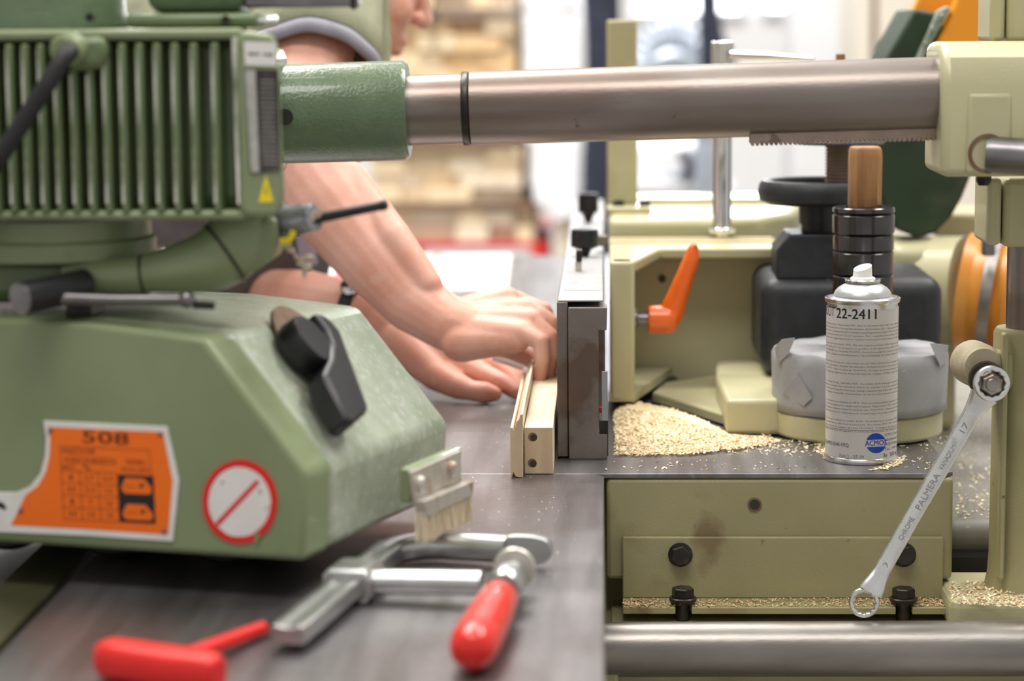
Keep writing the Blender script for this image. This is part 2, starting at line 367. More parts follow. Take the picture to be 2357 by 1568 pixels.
# white machine behind the fence
wm = thing('white_machine', Py(1560, 600, 8.6), 'white machine cabinet with a blue dark handle far behind the fence', 'machine')
p, q = Py(1405, 330, 8.6), Py(1665, 470, 8.6)
MB().box((p.x, 8.6, 0), (q.x, 9.2, Py(1500, 335, 8.6).z)).obj('machine_body', 'machine_white', wm, False, .03)
MB().box((p.x-.03, 8.5, Py(1500, 440, 8.5).z), (q.x+.03, 8.62, Py(1500, 420, 8.5).z)).obj('machine_ledge', 'wrap_white', wm, False, .01)
MB().tube(curve([Py(1570, 350, 8.5), Py(1585, 375, 8.46), Py(1580, 410, 8.5)]), .022, 10).obj('machine_handle', 'navy', wm)
MB().boxpx(1535, 395, 1600, 412, 8.56, 8.6).obj('machine_panel', 'duct_silver', wm, False, .005)
# second pale column
sc = thing('white_column', Py(1850, 600, 7.5), 'pale lavender wall panel column far behind the handwheel', 'column')
p, q = Py(1820, 300, 7.5), Py(1965, 300, 7.5)
MB().box((p.x, 7.5, 0), (q.x, 7.8, 2.4)).obj('column_shaft', 'machine_white', sc, False, .02)
MB().box((p.x-.03, 7.47, 0), (q.x+.03, 7.83, .15)).obj('column_foot', 'machine_white', sc, False, .02)
# navy hoses and a silver duct
h = thing('extraction_hose', Py(1370, 600, 7.2), 'dark navy extraction hose hanging beside the wrapped pack', 'hose')
pts = [Py(1376, y, 6.95) + V((.006*math.sin(y*.01), 0, 0)) for y in range(-260, 640, 20)]
MB().tube(pts, [.042+.002*(i % 2) for i in range(len(pts))], 14).obj('hose_wall', 'navy', h)
MB().tube([Py(1420, 620, 7.02), Py(1416, 200, 7.02), Py(1410, -200, 7.02)], .02, 10).obj('hose_strap', 'navy', h)
h2 = thing('extraction_hose', Py(1640, 200, 7.4), 'dark curved extraction hose beside the silver duct under the windows', 'hose')
pts = curve([V((Py(1632, -60, 7.4).x, 7.4, 5.2)), Py(1632, -60, 7.4), Py(1636, 30, 7.4), Py(1645, 90, 7.4), Py(1668, 140, 7.4), Py(1680, 200, 7.4)], 8)
MB().tube(pts, [.030+.002*(i % 2) for i in range(len(pts))], 12).obj('hose_wall', 'navy', h2)
h2b = MB().lathe(pts[-1]-V((0, 0, .02)), (0, 0, 1), [(0, .04), (.04, .04)], 16).obj('hose_collar', 'duct_silver', h2)
dt = thing('silver_duct', Py(1550, 160, 7.6), 'silver corrugated duct elbow behind the upright bar', 'duct')
pts = curve([Py(1470, 165, 7.6), Py(1500, 110, 7.6), Py(1550, 90, 7.6), Py(1600, 112, 7.6), Py(1622, 170, 7.6), Py(1628, 320, 7.6), Py(1628, 700, 7.6), V((Py(1628, 700, 7.6).x, 7.6, .005))], 8)
MB().tube(pts, [(.055 if i < 40 else .04)+.008*(i % 2) for i in range(len(pts))], 16).obj('duct_wall', 'duct_silver', dt)
MB().tube([p+V((0, -.02, -.055)) for p in pts[4:28]], .04, 12).obj('duct_inner_curve', 'duct_silver', dt)

# lumber stack on a red lift trolley
tr = thing('lift_trolley', Py(1120, 640, 7.0), 'red steel lift trolley under the lumber stack', 'trolley')
zt = Py(1120, 562, 7.0).z; xa, xb = Py(860, 565, 7.0).x, Py(1262, 565, 7.0).x
MB().box((xa, 7.045, zt-.012*1.4), (xb, 8.0, zt)).obj('trolley_deck', 'red_steel', tr, False, .004)
for (x, y) in ((xa+.03, 7.04), (xb-.05, 7.04), (xa+.03, 7.94), (xb-.05, 7.94)):
    l = MB().box((x, y-.02, .09), (x+.04, y+.02, zt-.015)).obj('leg', 'red_steel', tr, False, .003)
    MB().cyl((x+.02, y-.015, .045), (x+.02, y+.015, .045), .045, seg=16).obj('wheel', 'rubber_black', l)
boards = []
cube = {}
def board(x0, y0, x1, y1, Y, mat, lab, grp, dep=.9):
    a, c = Py(x0, y1, 7.02), Py(x1, y0, 7.02); o = mobj('lumber_board', board_mesh[mat], None, None, False)
    o.location = (a.x, Y, a.z); o.scale = (c.x-a.x, dep, c.z-a.z)
    b = o.modifiers.new('bevel', 'BEVEL'); b.width = .004; b.segments = 1
    tag(o, lab, 'board', grp); boards.append(o)
board_mesh = {}
for k in ('lumber_light', 'lumber_tan', 'lumber_pale', 'lumber_brown'):
    t = MB().box((0, 0, 0), (1, 1, 1)); bmesh.ops.recalc_face_normals(t.bm, faces=t.bm.faces)
    me = bpy.data.meshes.new(k); t.bm.to_mesh(me); t.bm.free(); me.materials.append(MATS[k]); board_mesh[k] = me
rng = random.Random(3)
def layer(ytop, ybot, rows, xl, xr, mats, lab, grp, Y=7.05, wmin=55, wmax=110):
    hgt = (ybot-ytop)/rows
    for r in range(rows):
        x = xl
        while x < xr-20:
            wd = min(rng.uniform(wmin, wmax), xr-x)
            if xr-(x+wd) < 25: wd = xr-x
            board(x+1, ytop+r*hgt+1, x+wd-1, ytop+(r+1)*hgt-.3, Y+rng.uniform(0, .05), rng.choice(mats), lab, grp)
            x += wd
layer(483, 559, 2, 880, 1228, ['lumber_pale', 'lumber_light', 'lumber_pale'], 'pale board end in the bottom layer resting on the red trolley', 'boards of the bottom layer on the red trolley')
layer(339, 467, 4, 850, 1200, ['lumber_pale', 'lumber_light', 'lumber_pale', 'lumber_light'], 'pale board end in the middle layer of the lumber stack', 'boards of the middle lumber layer')
layer(37, 321, 7, 850, 1186, ['lumber_light', 'lumber_tan', 'lumber_tan', 'lumber_light'], 'golden board end in the tall upper layer of the lumber stack', 'boards of the tall upper lumber layer')
layer(-90, 19, 3, 850, 1186, ['lumber_pale', 'lumber_light'], 'pale board in the top layer above the dark spacer', 'boards of the top lumber layer')
for i, (y0, y1, lab) in enumerate(((468, 482, 'dark brown spacer batten above the bottom lumber layer'), (322, 338, 'dark spacer batten under the tall upper lumber layer'), (20, 36, 'dark brown spacer batten under the top lumber layer'))):
    a, c = Py(850, y1, 7.02), Py(1226 if i == 0 else 1186, y0, 7.02)
    o = MB().box((a.x, 7.03, a.z+.0006), (c.x, 7.9, c.z-.0006)).obj('spacer_batten', 'lumber_brown', None, False, .002); tag(o, lab, 'batten')
wp = thing('wrapped_pack', Py(1265, 570, 7.0), 'tall pack of lumber wrapped in white film beside the golden boards', 'pack')
for (xs, y0, y1) in ((1205, -90, 18), (1205, 27, 330), (1228, 330, 462), (1275, 462, 500)):
    m = MB().boxpx(xs, y0, 1332, y1, 6.98, 7.8); bmesh.ops.subdivide_edges(m.bm, edges=m.bm.edges, cuts=5, use_grid_fill=True)
    for v in m.bm.verts: v.co += V((noise.noise(v.co*6), noise.noise(v.co*6+V((9, 0, 0))), noise.noise(v.co*5+V((0, 9, 0)))))*.012
    m.obj('wrap_film', 'wrap_white', wp)
a, c = Py(1208, 26, 7.02), Py(1328, 19, 7.02)
MB().box((a.x, 7.0, a.z+.001), (c.x, 7.8, c.z-.001)).obj('pack_batten', 'lumber_tan', wp, False)
MB().boxpx(1280, 501, 1332, 640, 7.02, 7.7).obj('pack_pallet', 'lumber_pale', wp, False, .01)
e = MB().boxpx(1285, 640, 1330, 700, 7.1, 7.6); e.obj('pack_skid', 'lumber_brown', wp, False)
# feet of the pack down to the floor
a = Py(1308, 700, 7.1); MB().box((a.x-.018, 7.12, 0), (a.x+.018, 7.55, a.z+.002)).obj('pack_stand', 'machine_white', wp, False, .01)
o = MB().boxpx(978, 30, 1005, 52, 6.99, 7.03); tagm = o.obj('pack_label', 'navy', None, False, .001); tag(tagm, 'small dark label stuck on the upper lumber layer', 'label')

# ================================================================== MACHINE TABLES
YJ = Pz(1390, 1091, TZ).y          # joint between the two tables
XE = Pz(1391, 1300, TZ).x          # right edge of the long front table
XL = -.383
ft = thing('front_table', (-.2, 1.6, 0), 'long grey cast iron machine table under the clamp and feeder', 'table')
rc = .012
pl = [(XL, .9, TZ), (XE, .9, TZ)] + [(XE-rc+rc*math.cos(t), YJ-.0012-rc+rc*math.sin(t), TZ) for t in [i*math.pi/12 for i in range(7)]] + [(XL, YJ-.0012, TZ)]
MB().prism(pl, (0, 0, -.045)).obj('table_top', 'table_iron', ft, True, .0012, 2)
MB().box((XL+.06, .95, .1), (XE-.05, YJ-.1, TZ-.045)).obj('table_base', 'cream_paint_shade', ft, False, .01)
MB().box((XL+.03, .92, 0), (XE-.03, YJ-.06, .1)).obj('table_plinth', 'bolt_black', ft, False, .01)
# side rail beyond the left edge
sr = thing('side_rail', (-.42, 1.6, 0), 'dark olive rail beside the left edge of the front table', 'rail')
MB().box((-.437, .9, TZ-.05), (-.393, 2.2, TZ-.004)).obj('rail_bar', 'rail_olive', sr, False, .002)
MB().box((-.56, .9, TZ-.06), (-.440, 2.2, TZ-.014)).obj('rail_shelf', 'bed_dark', sr, False, .003)
for y in (1.1, 2.0): MB().box((-.55, y, 0), (-.40, y+.12, TZ-.05)).obj('rail_leg', 'cream_paint_shade', sr, False, .004)

XR = Py(2197, 1092, YJ).x
mt = thing('main_table', (0, 3.0, 0), 'grey cast iron table with shade-darkened cream front carrying the fence', 'table')
pl = [(XL+.045, YJ, TZ), (XR-.01, YJ, TZ), (XR, YJ+.01, TZ), (XR, 2.62, TZ), (XR, 4.1, TZ), (-.75, 4.1, TZ), (-.75, 3.25, TZ), (XL+.045, 3.25, TZ)]
MB().prism(pl, (0, 0, -.004)).obj('table_top', 'table_iron', mt, False, .0006)
zf = Py(1700, 1335, YJ).z
MB().box((.002, YJ+.0005, zf), (XR-.0005, YJ+.06, TZ-.0042)).obj('front_apron', 'cream_paint_shade', mt, True, .004, 3)
MB().box((XL+.055, YJ+.06, TZ-.10), (XR-.002, 4.08, TZ-.0042)).obj('table_body', 'cream_paint_shade', mt, False, .004)
MB().box((XL+.1, YJ+.12, 0), (XR-.06, 3.9, TZ-.10)).obj('table_pedestal', 'cream_paint_shade', mt, False, .01)
p = Py(1737, 1162, YJ)
MB().ring(p+V((0, .0006, 0)), (0, -1, 0), .0062, .0046, .0012, 24).obj('hole_rim', 'rust_disc', mt)
MB().lathe(p+V((0, .0004, 0)), (0, -1, 0), [(0, .0046), (.0006, .0046)], 24).obj('hole_dark', 'bed_dark', mt)
# angle bracket with four hex bolts
YB = YJ-.006
ab = thing('angle_bracket', Py(1800, 1405, YB), 'steel angle bracket in shade-darkened cream paint bolted under the table front', 'bracket')
z0, z1 = Py(1800, 1378, YB).z, Py(1800, 1237, YB).z; z0f = z0
xl, xr = Py(1433, 1310, YB).x, Py(2171, 1310, YB).x
MB().box((xl, YB, z0), (xr, YJ, z1)).obj('vertical_plate', 'cream_paint_shade', ab, True, .0012)
yf = Pz(1800, 1399, z0).y
m = MB()
cut = [Py(q, 1400, yf).x for q in (1555, 1592, 2062, 2100)]
xr2 = Py(2181, 1405, yf).x
pts = [(xl, YJ, z0), (xl, yf, z0), (cut[0], yf, z0), (cut[0], yf+.012, z0), (cut[1], yf+.012, z0), (cut[1], yf, z0), (cut[2], yf, z0), (cut[2], yf+.012, z0), (cut[3], yf+.012, z0), (cut[3], yf, z0), (xr2, yf, z0), (xr, YJ, z0)]
m.prism(pts, (0, 0, -.006)); m.obj('flange', 'cream_paint_shade', ab, False, .0008)
def bolt_front(px, py, Y, parent, r=.0098, rot=.3, nm='hex_bolt'):
    p = Py(px, py, Y); m = MB().hexa(p+V((0, -.0012, 0)), (0, -1, 0), r*.98, .0075, rot)
    q = m.obj(nm, 'bolt_black', parent, True, .0004); MB().lathe(p, (0, -1, 0), [(0, r*1.1), (.0012, r*1.1), (.0016, r*1.02)], 28).obj('washer', 'bolt_black', q)
bolt_front(1566, 1277, YB, ab); bolt_front(2080, 1277, YB, ab, rot=.1)
for px in (1572, 2080):
    p = Py(px, 1392, yf+.008); c = V((p.x, yf+.010, z0))
    q = MB().hexa(c+V((0, 0, .007)), (0, 0, 1), .0100, .0085, .25).obj('hex_bolt', 'bolt_black', ab, True, .0004)
    MB().lathe(c+V((0, 0, .0035)), (0, 0, 1), [(0, .0118), (.0028, .0122), (.0036, .0112)], 28).obj('washer', 'bolt_black', q)
    MB().cyl(c-V((0, 0, .03)), c+V((0, 0, .0036)), .0064, seg=20).obj('bolt_shank', 'bolt_black', q)
# lower guide tube and cream bed in front
lt = thing('guide_tube', Py(1800, 1560, 2.0), 'thick bright steel guide tube running below the angle bracket', 'tube')
c0, c1 = Py(1396, 1496, 2.0), Py(2420, 1493, 2.0)
MB().lathe(c0-V((.03, 0, 0)), c1-c0, [(0, .0232), ((c1-c0).length+.1, .0236)], 64).obj('tube_wall', 'guide_steel', lt)
for dx in (-.03, (c1-c0).length+.07): MB().lathe(c0+V((dx, 0, 0)), c1-c0, [(0, .026), (.02, .026)], 32).obj('tube_collar', 'rod_steel', lt)
for dx in (-.02, .5):
    MB().box((c0.x+dx, 1.985, 0), (c0.x+dx+.03, 2.015, c0.z-.015)).obj('tube_support', 'cream_paint_shade', lt, False, .003)
bd = thing('machine_bed', (.25, 2.3, 0), 'cream machine bed with grey sliding way to the right of the main table', 'machine')
zb = .783; xb0 = Py(2172, 1380, 2.04).x
MB().box((.006, 2.030, zb-.03), (.75, 2.14, zb-.027)).obj('bed_sill', 'cream_paint_shade', bd, False, .003)
MB().box((xb0+.004, 2.030, zb-.03), (.75, 2.14, zb)).obj('bed_ledge', 'cream_paint', bd, False, .008, 3)
MB().box((.0, 2.04, .05), (.75, 2.14, zb-.03)).obj('bed_front', 'cream_paint_shade', bd, False, .006)
MB().box((XR+.004, 2.200, .785), (.80, 3.6, .815)).obj('bed_way', 'bed_grey', bd, True, .0145, 5)
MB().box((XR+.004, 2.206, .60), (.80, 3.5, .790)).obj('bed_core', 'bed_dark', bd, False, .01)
MB().box((XR+.02, 2.2, 0), (.78, 3.4, .6)).obj('bed_pedestal', 'cream_paint_shade', bd, False, .01)
MB().boxpx(2172, 1328, 2196, 1337, 2.125, 2.15).obj('bed_shim', 'dust_film', bd, False, .001)

# ================================================================== FENCE
YF = Pz(1340, 1050, TZ).y
fe = thing('fence', Py(1340, 1050, YF), 'dark iron guide fence with bright top beside the wooden block', 'fence')
xA, xB, xC, xD, xE = [Py(q, 870, YF).x for q in (1283, 1309, 1378, 1384, 1398)]
zt = Py(1340, 692, YF).z; z2 = zt-.0045
MB().box((xA, YF-.012, TZ+.0015), (xB-.0005, 3.42, zt)).obj('face_plate', 'fence_iron', fe, True, .0008)
m = MB(); ze0, ze1 = Py(1390, 992, YF).z, Py(1390, 755, YF).z
m.prism([(xB, YF-.017, TZ), (xE, YF-.017, TZ), (xE, YF-.017, ze0), (xC, YF-.017, ze0), (xC, YF-.017, ze1), (xE-.0005, YF-.017, ze1), (xE, YF-.017, z2), (xB, YF-.017, z2)], (0, .03, 0))
m.obj('end_bracket', 'fence_iron', fe, True, .0008)
MB().box((xB, YF+.0131, TZ+.0015), (xE-.002, 3.42, z2)).obj('back_plate', 'fence_iron', fe, False, .0008)
MB().box((xA+.001, YF-.011, zt+.0001), (xE-.004, 3.42, zt+.0016)).obj('top_face', 'fence_top', fe, False, .0004)
MB().box((xD+.0005, YF-.0165, ze0+.012), (xE+.0003, YF-.012, Py(1390, 850, YF).z)).obj('slide_bar', 'fence_top', fe, False, .0004)
MB().box((xD-.002, YF-.0168, TZ+.003), (xE+.0006, YF-.0165, ze0+.012)).obj('slot_edge', 'bolt_black', fe, False)
for (x0, y0, x1, y1, mat) in ((1379, 938, 1386, 952, 'red_plastic'), (1378, 950, 1385, 975, 'bracket_zinc')):
    MB().boxpx(x0, y0, x1, y1, YF-.012, YF-.006).obj('slot_clip', mat, fe, False, .0006)
MB().box((xA+.0045, YF+.07, zt+.0014), (xE-.0065, YF+.115, zt+.0020)).obj('scale_plate', 'plate_silver', fe, False)
for (px, py, w, h, mat, nm) in ((1331, 625, 15, 22, 'bolt_black', 'square_post'), (1346, 590, 32, 58, 'black_plastic', 'knob'), (1354, 512, 24, 62, 'black_plastic', 'knob')):
    c = Pz(px, py, zt+.0016); k = mpp(c.y)
    if nm == 'square_post':
        q = MB().box((c.x-7*k, c.y, c.z), (c.x+8*k, c.y+.010, c.z+24*k)).obj(nm, 'bracket_zinc', fe, False, .0008)
        MB().box((c.x-5*k, c.y-.002, c.z+22*k), (c.x+9*k, c.y+.010, c.z+50*k)).obj('post_cap', 'bolt_black', q, False, .0012)
    else:
        q = MB().lathe(c, (0, 0, 1), [(0, .004), (.4*h*k, .009), (.40*h*k, .009)], 20).obj(nm, mat, fe)
        MB().lathe(c+V((0, 0, .3*h*k)), (0, 0, 1), [(0, w*.62*k), (.1*h*k, w*k), (.62*h*k, w*k), (.78*h*k, w*.93*k), (.80*h*k, w*.6*k)], 28).obj('knob_grip', mat, q)
c = Pz(1368, 583, zt+.0016); k = mpp(c.y); MB().box((c.x, c.y, c.z+16*k), (c.x+30*k, c.y+.02, c.z+40*k)).obj('clamp_lug', 'fence_iron', fe, False, .001)

# ================================================================== FENCE HOUSING (cream casting)
fh = thing('fence_housing', Py(1600, 920, 2.5), 'cream cast fence housing behind the guide fence', 'housing')
Y1, Y2 = 2.42, 2.56
zT = Py(1430, 602, Y1).z; zB = Py(1430, 925, Y1).z
xl, xm = Py(1400, 760, Y1).x+.0015, Py(1461, 760, Y1).x
MB().box((xl, Y1, zB), (xm, Y1+.024, zT)).obj('front_leg', 'cream_paint', fh, True, .004, 3)
zt2 = zT-.010
xk = Pz(1519, 571, zT).x
MB().prism([(xl, Y1+.001, zT), (xm, Y1+.001, zT), (xk, Y2, zT), (Py(1800, 570, Y2).x, Y2, zT), (Py(1800, 570, Y2).x, 2.70, zT), (xl, 2.70, zT)], (0, 0, -.012)).obj('top_flange', 'cream_paint', fh, True, .003, 3)
q0, q1 = Pz(1461, 905, zB+.009), Pz(1548, 846, zB+.009)
MB().prism([(xl, Y1+.001, zB), (xm, Y1+.001, zB), (q1.x, q1.y, zB), (q1.x, Y2+.04, zB), (xl, Y2+.04, zB)], (0, 0, .009)).obj('bottom_flange', 'cream_paint', fh, True, .0025, 2)
MB().box((xl+.002, 2.612, TZ+.002), (Py(1790, 700, 2.612).x, 2.66, zT-.0121)).obj('back_wall', 'cream_paint', fh, True, .006, 3)
p = Py(1524, 642, 2.612); MB().lathe(p+V((0, -.0015, 0)), (0, -1, 0), [(0, .0042), (.0006, .0042)], 20).obj('blind_hole', 'bed_dark', fh)
# strip seams on top
for yy in (2.62, 2.665): MB().box((xl+.001, yy, zT+.0001), (Py(1795, 550, 2.62).x, yy+.006, zT+.0009)).obj('seam_strip', 'dust_film', fh, False)
# rear casting
Y3 = 2.715; zu = Py(1500, 505, Y3).z
MB().prism([(xl, Y3, zT-.012), (Py(1640, 505, Y3).x, Y3, zT-.012), (Py(1760, 520, Y3).x, Y3+.02, zT-.012), (Py(1830, 520, 2.78).x, 2.80, zT-.012), (Py(1850, 500, 2.95).x, 2.95, zT-.012), (xl, 2.95, zT-.012)], (0, 0, zu-zT+.012)).obj('rear_casting', 'cream_paint', fh, True, .008, 3)
MB().box((xl, 2.952, zT-.012), (Py(1860, 480, 2.95).x, 3.05, zu+.006)).obj('rear_rail', 'cream_paint', fh, True, .003)
MB().box((xl+.01, Y1+.10, zB-.012), (Py(1560, 800, Y2).x, Y2+.04, zB-.0005)).obj('sole', 'bed_dark', fh, False)
# orange clamping lever
lv = thing('clamp_lever', Py(1520, 770, 2.47), 'bright orange clamping lever on the cream fence housing', 'lever')
YL = 2.475
hub0, hub1 = Py(1490, 735, YL), Py(1545, 735, YL)
k = mpp(YL)
MB().lathe(Py(1459, 735, YL), (1, 0, 0), [(0, 26*k), (.0025, 26*k), (.004, 20*k)], 24).obj('collar', 'bright_steel', lv)
MB().lathe(Py(1466, 735, YL), (1, 0, 0), [(0, 17*k), (26*k, 17*k)], 24).obj('stud', 'rod_steel', lv)
m = MB()
path = curve([Py(1500, 733, YL), Py(1538, 728, YL), Py(1556, 690, YL-.002), Py(1575, 640, YL-.004), Py(1590, 600, YL-.005), Py(1597, 568, YL-.005)], 7)
m.tube(path, lerps([31*k, 31*k, 25*k, 21*k, 19*k, 12*k], 7), 20, flat=.75, up=(0, 1, 0))
m.ball(Py(1597, 568, YL-.005), (9*k, 9*k, 9*k), 16, 8)
m.lathe(Py(1491, 736, YL), (1, 0, 0), [(0, 32*k), (.001, 33*k), (52*k, 33*k), (66*k, 26*k), (70*k, 10*k)], 28)
lo = m.obj('lever_arm', 'orange_plastic', lv)
r = lo.modifiers.new('r', 'REMESH'); r.mode = 'VOXEL'; r.voxel_size = .0011; r.use_smooth_shade = True
r = lo.modifiers.new('s', 'SMOOTH'); r.iterations = 6
MB().boxpx(1554, 746, 1559, 754, YL-.004, YL+.004).obj('screw_tip', 'rod_steel', lv, False)
MB().ball(Py(1601, 566, YL-.011), (.0016, .001, .002), 10, 6).obj('worn_tip', 'bright_steel', lv)

# chrome clamping rod with cross handle
cr = thing('clamp_rod', Py(1661, 545, 2.68), 'polished chrome rod with thin cross handle standing on the cream housing', 'rod')
c = Pz(1661, 546, zT); Yr = c.y; k = mpp(Yr); ztop = Py(1661, 95, Yr).z
MB().lathe(c, (0, 0, 1), [(0, 14*k), (10*k, 14*k), (11*k, 33*k), (18*k, 34*k), (20*k, 24*k), (22*k, 22*k)], 36).obj('foot_collar', 'chrome', cr)
MB().lathe(c+V((0, 0, 20*k)), (0, 0, 1), [(0, 22*k), (ztop-c.z-22*k, 22*k), (ztop-c.z-20*k, 21*k)], 40).obj('rod_shaft', 'chrome', cr)
g = MB()
for i in range(10):
    t = 2*math.pi*i/10; g.cyl(V((c.x+math.cos(t)*18*k, Yr+math.sin(t)*18*k, ztop-54*k)), V((c.x+math.cos(t)*18*k, Yr+math.sin(t)*18*k, ztop)), 7.5*k, seg=12, ch=2*k)
g.cyl(V((c.x, Yr, ztop-54*k)), V((c.x, Yr, ztop-.0005)), 17*k); g.obj('fluted_head', 'chrome', cr)
MB().tube(curve([Py(1684, 127, Yr-.01), Py(1760, 130, Yr-.03), Py(1872, 136, Yr-.06)], 6), lerps([11*k, 10*k, 5*k], 6), 14).obj('cross_handle', 'chrome', cr)
# upright cream bar
ub = thing('upright_bar', Py(1432, 478, 2.86), 'upright cream flat bar bolted on the rear casting', 'bar')
zb_ = zu
xa, xb = Py(1397, 300, 2.86).x, Py(1467, 300, 2.86).x
MB().box((xa, 2.86, zb_+.006), (xb, 2.885, Py(1430, 46, 2.86).z)).obj('bar', 'cream_paint', ub, True, .0025)
MB().box((xa, 2.80, zb_), (Py(1498, 470, 2.84).x, 2.90, zb_+.0062)).obj('bar_foot', 'cream_paint', ub, True, .001)
for px in (1424, 1484):
    c = Py(px, 466, 2.84); MB().lathe((c.x, 2.84, zb_+.006), (0, 0, 1), [(0, .0065), (.006, .0065), (.0068, .0055)], 20).obj('cap_screw', 'bolt_black', ub)

# ================================================================== ROUND CUTTER COVER, ARM AND TONGUE
ba = thing('cutter_base', Py(1960, 1035, 2.3), 'cream round cutter base with a square arm on the main table', 'base')
cb = V((Py(1972, 1000, 2.307).x, 2.309, TZ)); k = mpp(2.307)
zsp = Py(1972, 930, 2.307).z
MB().lathe(cb+V((0, 0, .0015)), (0, 0, 1), [(0, .0815), (zsp-TZ-.004, .0815)], 72).obj('round_base', 'cream_paint', ba, True, .003)
p0, p1 = Pz(1672, 920, TZ+.036), Pz(1646, 816, TZ+.036); p1.y = 2.555; p1.x = p0.x-.002
xe = Pz(1803, 920, TZ+.036).x
MB().prism([(p0.x, p0.y, TZ+.0015), (xe, p0.y, TZ+.0015), (xe+.02, p0.y+.012, TZ+.0015), (xe+.02, p1.y, TZ+.0015), (p1.x+.004, p1.y, TZ+.0015), (p0.x-.003, p0.y+.15, TZ+.0015)], (0, 0, .0345)).obj('square_arm', 'cream_paint', ba, True, .005, 3)
tp = [Pz(x, y, TZ+.0125) for x, y in ((1502, 903), (1530, 880), (1650, 862), (1690, 885), (1685, 960), (1660, 952))]
m = MB().prism(tp, (0, 0, -.011)); m.obj('tongue_plate', 'cream_paint', ba, True, .002)
p = Py(1521, 926, (tp[0].y+tp[5].y)/2-.075); 
tc_ = thing('taped_cover', Py(1980, 950, 2.3), 'round cover wrapped in wrinkled grey tape with sawdust on top', 'cover')
R = .0835; ztp = Py(1980, 800, 2.307).z; zlo = zsp-.002
m = MB(); seg = 96; vs = []; fs = []
prof = [(zlo, 1.0), (zlo+.008, 1.003), (zlo+.02, 1.0), (ztp-.012, 1.005), (ztp-.004, .995), (ztp, .965), (ztp+.001, .8), (ztp+.001, .35)]
for h, rr in prof:
    for i in range(seg):
        t = 2*math.pi*i/seg; f = 1+.022*noise.noise(V((math.cos(t)*4, math.sin(t)*4, h*40)))+.012*noise.noise(V((math.cos(t)*11, math.sin(t)*11, h*90)))
        dz = (.004*noise.noise(V((t*3, h*9, 1))) if h > zlo+.01 else .0015*noise.noise(V((t*2, 0, 4))))
        vs.append(V((cb.x+.002+math.cos(t)*R*rr*f, cb.y+math.sin(t)*R*rr*f, h+dz)))
for a in range(len(prof)-1):
    for i in range(seg): j = (i+1) % seg; fs.append((a*seg+i, a*seg+j, (a+1)*seg+j, (a+1)*seg+i))
m.faces(vs, fs); q = m.obj('tape_wrap', 'tape_grey', tc_); q.modifiers.new('so', 'SOLIDIFY').thickness = .001
for (pts) in ([(1783, 800), (1800, 782), (1830, 778), (1815, 815), (1790, 838)], [(2140, 790), (2183, 795), (2180, 830), (2165, 845)], [(1905, 940), (1925, 885), (1985, 870), (1990, 920)], [(1800, 905), (1835, 860), (1870, 915), (1850, 935)]):
    P = []
    for x, y in pts:
        d = ray(x, y); # meet the cover's wall
        best = None
        for s_ in range(400):
            Yq = 2.20+s_*.0006; w_ = Py(x, y, Yq); rr = math.hypot(w_.x-cb.x-.002, w_.y-cb.y)
            if rr < R*1.028: best = w_; break
        P.append(best if best else Py(x, y, 2.29))
    MB().prism(P, (0, .0015, 0)).obj('tape_flap', 'tape_grey', tc_, True)
# spacer rings on the spindle, wooden peg on top
xs = Py(1987, 560, 2.309).x; kk = mpp(2.309); Rr = 71*kk
def zc(py): return Py(1987, py, 2.309).z
ys = [(475, 489), (491, 536), (538, 575), (577, 629), (632, 760)]
ringlab = ['thin polished steel ring topmost on the spindle around the wooden peg', 'tall dark steel spacer ring second from the top of the spindle', 'shiny steel spacer ring in the middle of the spindle stack', 'scratched brownish spacer ring above the lowest ring on the spindle', 'lowest dark spacer ring on the spindle, mostly behind the spray nozzle']
for (a, b_), lb, rr in zip(ys, ringlab, (1.0, 1.0, .985, .985, .975)):
    zt_, zb2 = zc(a), (zc(b_) if b_ < 700 else ztp+.0015)
    ro = MB(); h = zt_-zb2-.0003; ri = .0172
    ro.lathe((xs, 2.309, zb2), (0, 0, 1), [(0, ri), (0, Rr*rr-.0009), (.0009, Rr*rr), (h-.0011, Rr*rr), (h, Rr*rr-.0011), (h, ri), (0, ri)], 64, cap=False)
    tag(ro.obj('spacer_ring', 'ring_steel', None, True, origin=(xs, 2.309, zb2)), lb, 'ring', 'spacer rings on the spindle')
pg = MB(); wh = 37*kk; ztop = Py(1990, 337, 2.309).z; zbp = zc(540)
prof = []
for z, s_ in ((zbp, .93), (zc(470), 1.0), (ztop-.010, 1.0), (ztop-.003, .96), (ztop, .86)):
    c_ = .28; prof.append([(xs+.001+sx*wh*s_*a_, 2.309+sy*wh*s_*b__, z) for sx, sy, a_, b__ in ((-1, -1, .62, 1), (1, -1, .62, 1), (1, -1, 1, .62), (1, 1, 1, .62), (1, 1, .62, 1), (-1, 1, .62, 1), (-1, 1, 1, .62), (-1, -1, 1, .62))])
# fit the shank inside the ring
for i in range(8):
    v = V(prof[0][i]); c_ = V((xs, 2.309, v.z)); d_ = (v-c_); prof[0][i] = c_+d_*(.0165/d_.length)
prof.insert(1, [V((v[0], v[1], zc(476))) for v in prof[0]])
vs = [v for r_ in prof for v in r_]; fs = [tuple(range(8))[::-1], tuple(range(8*5, 8*6))]
for a in range(5): fs += [(a*8+i, a*8+(i+1) % 8, a*8+8+(i+1) % 8, a*8+8+i) for i in range(8)]
pg.faces(vs, fs); tag(pg.obj('wooden_peg', 'oak_peg', None, True, .0012, origin=(xs, 2.309, zbp)), 'chamfered brown wooden peg standing in the top spindle ring', 'peg')

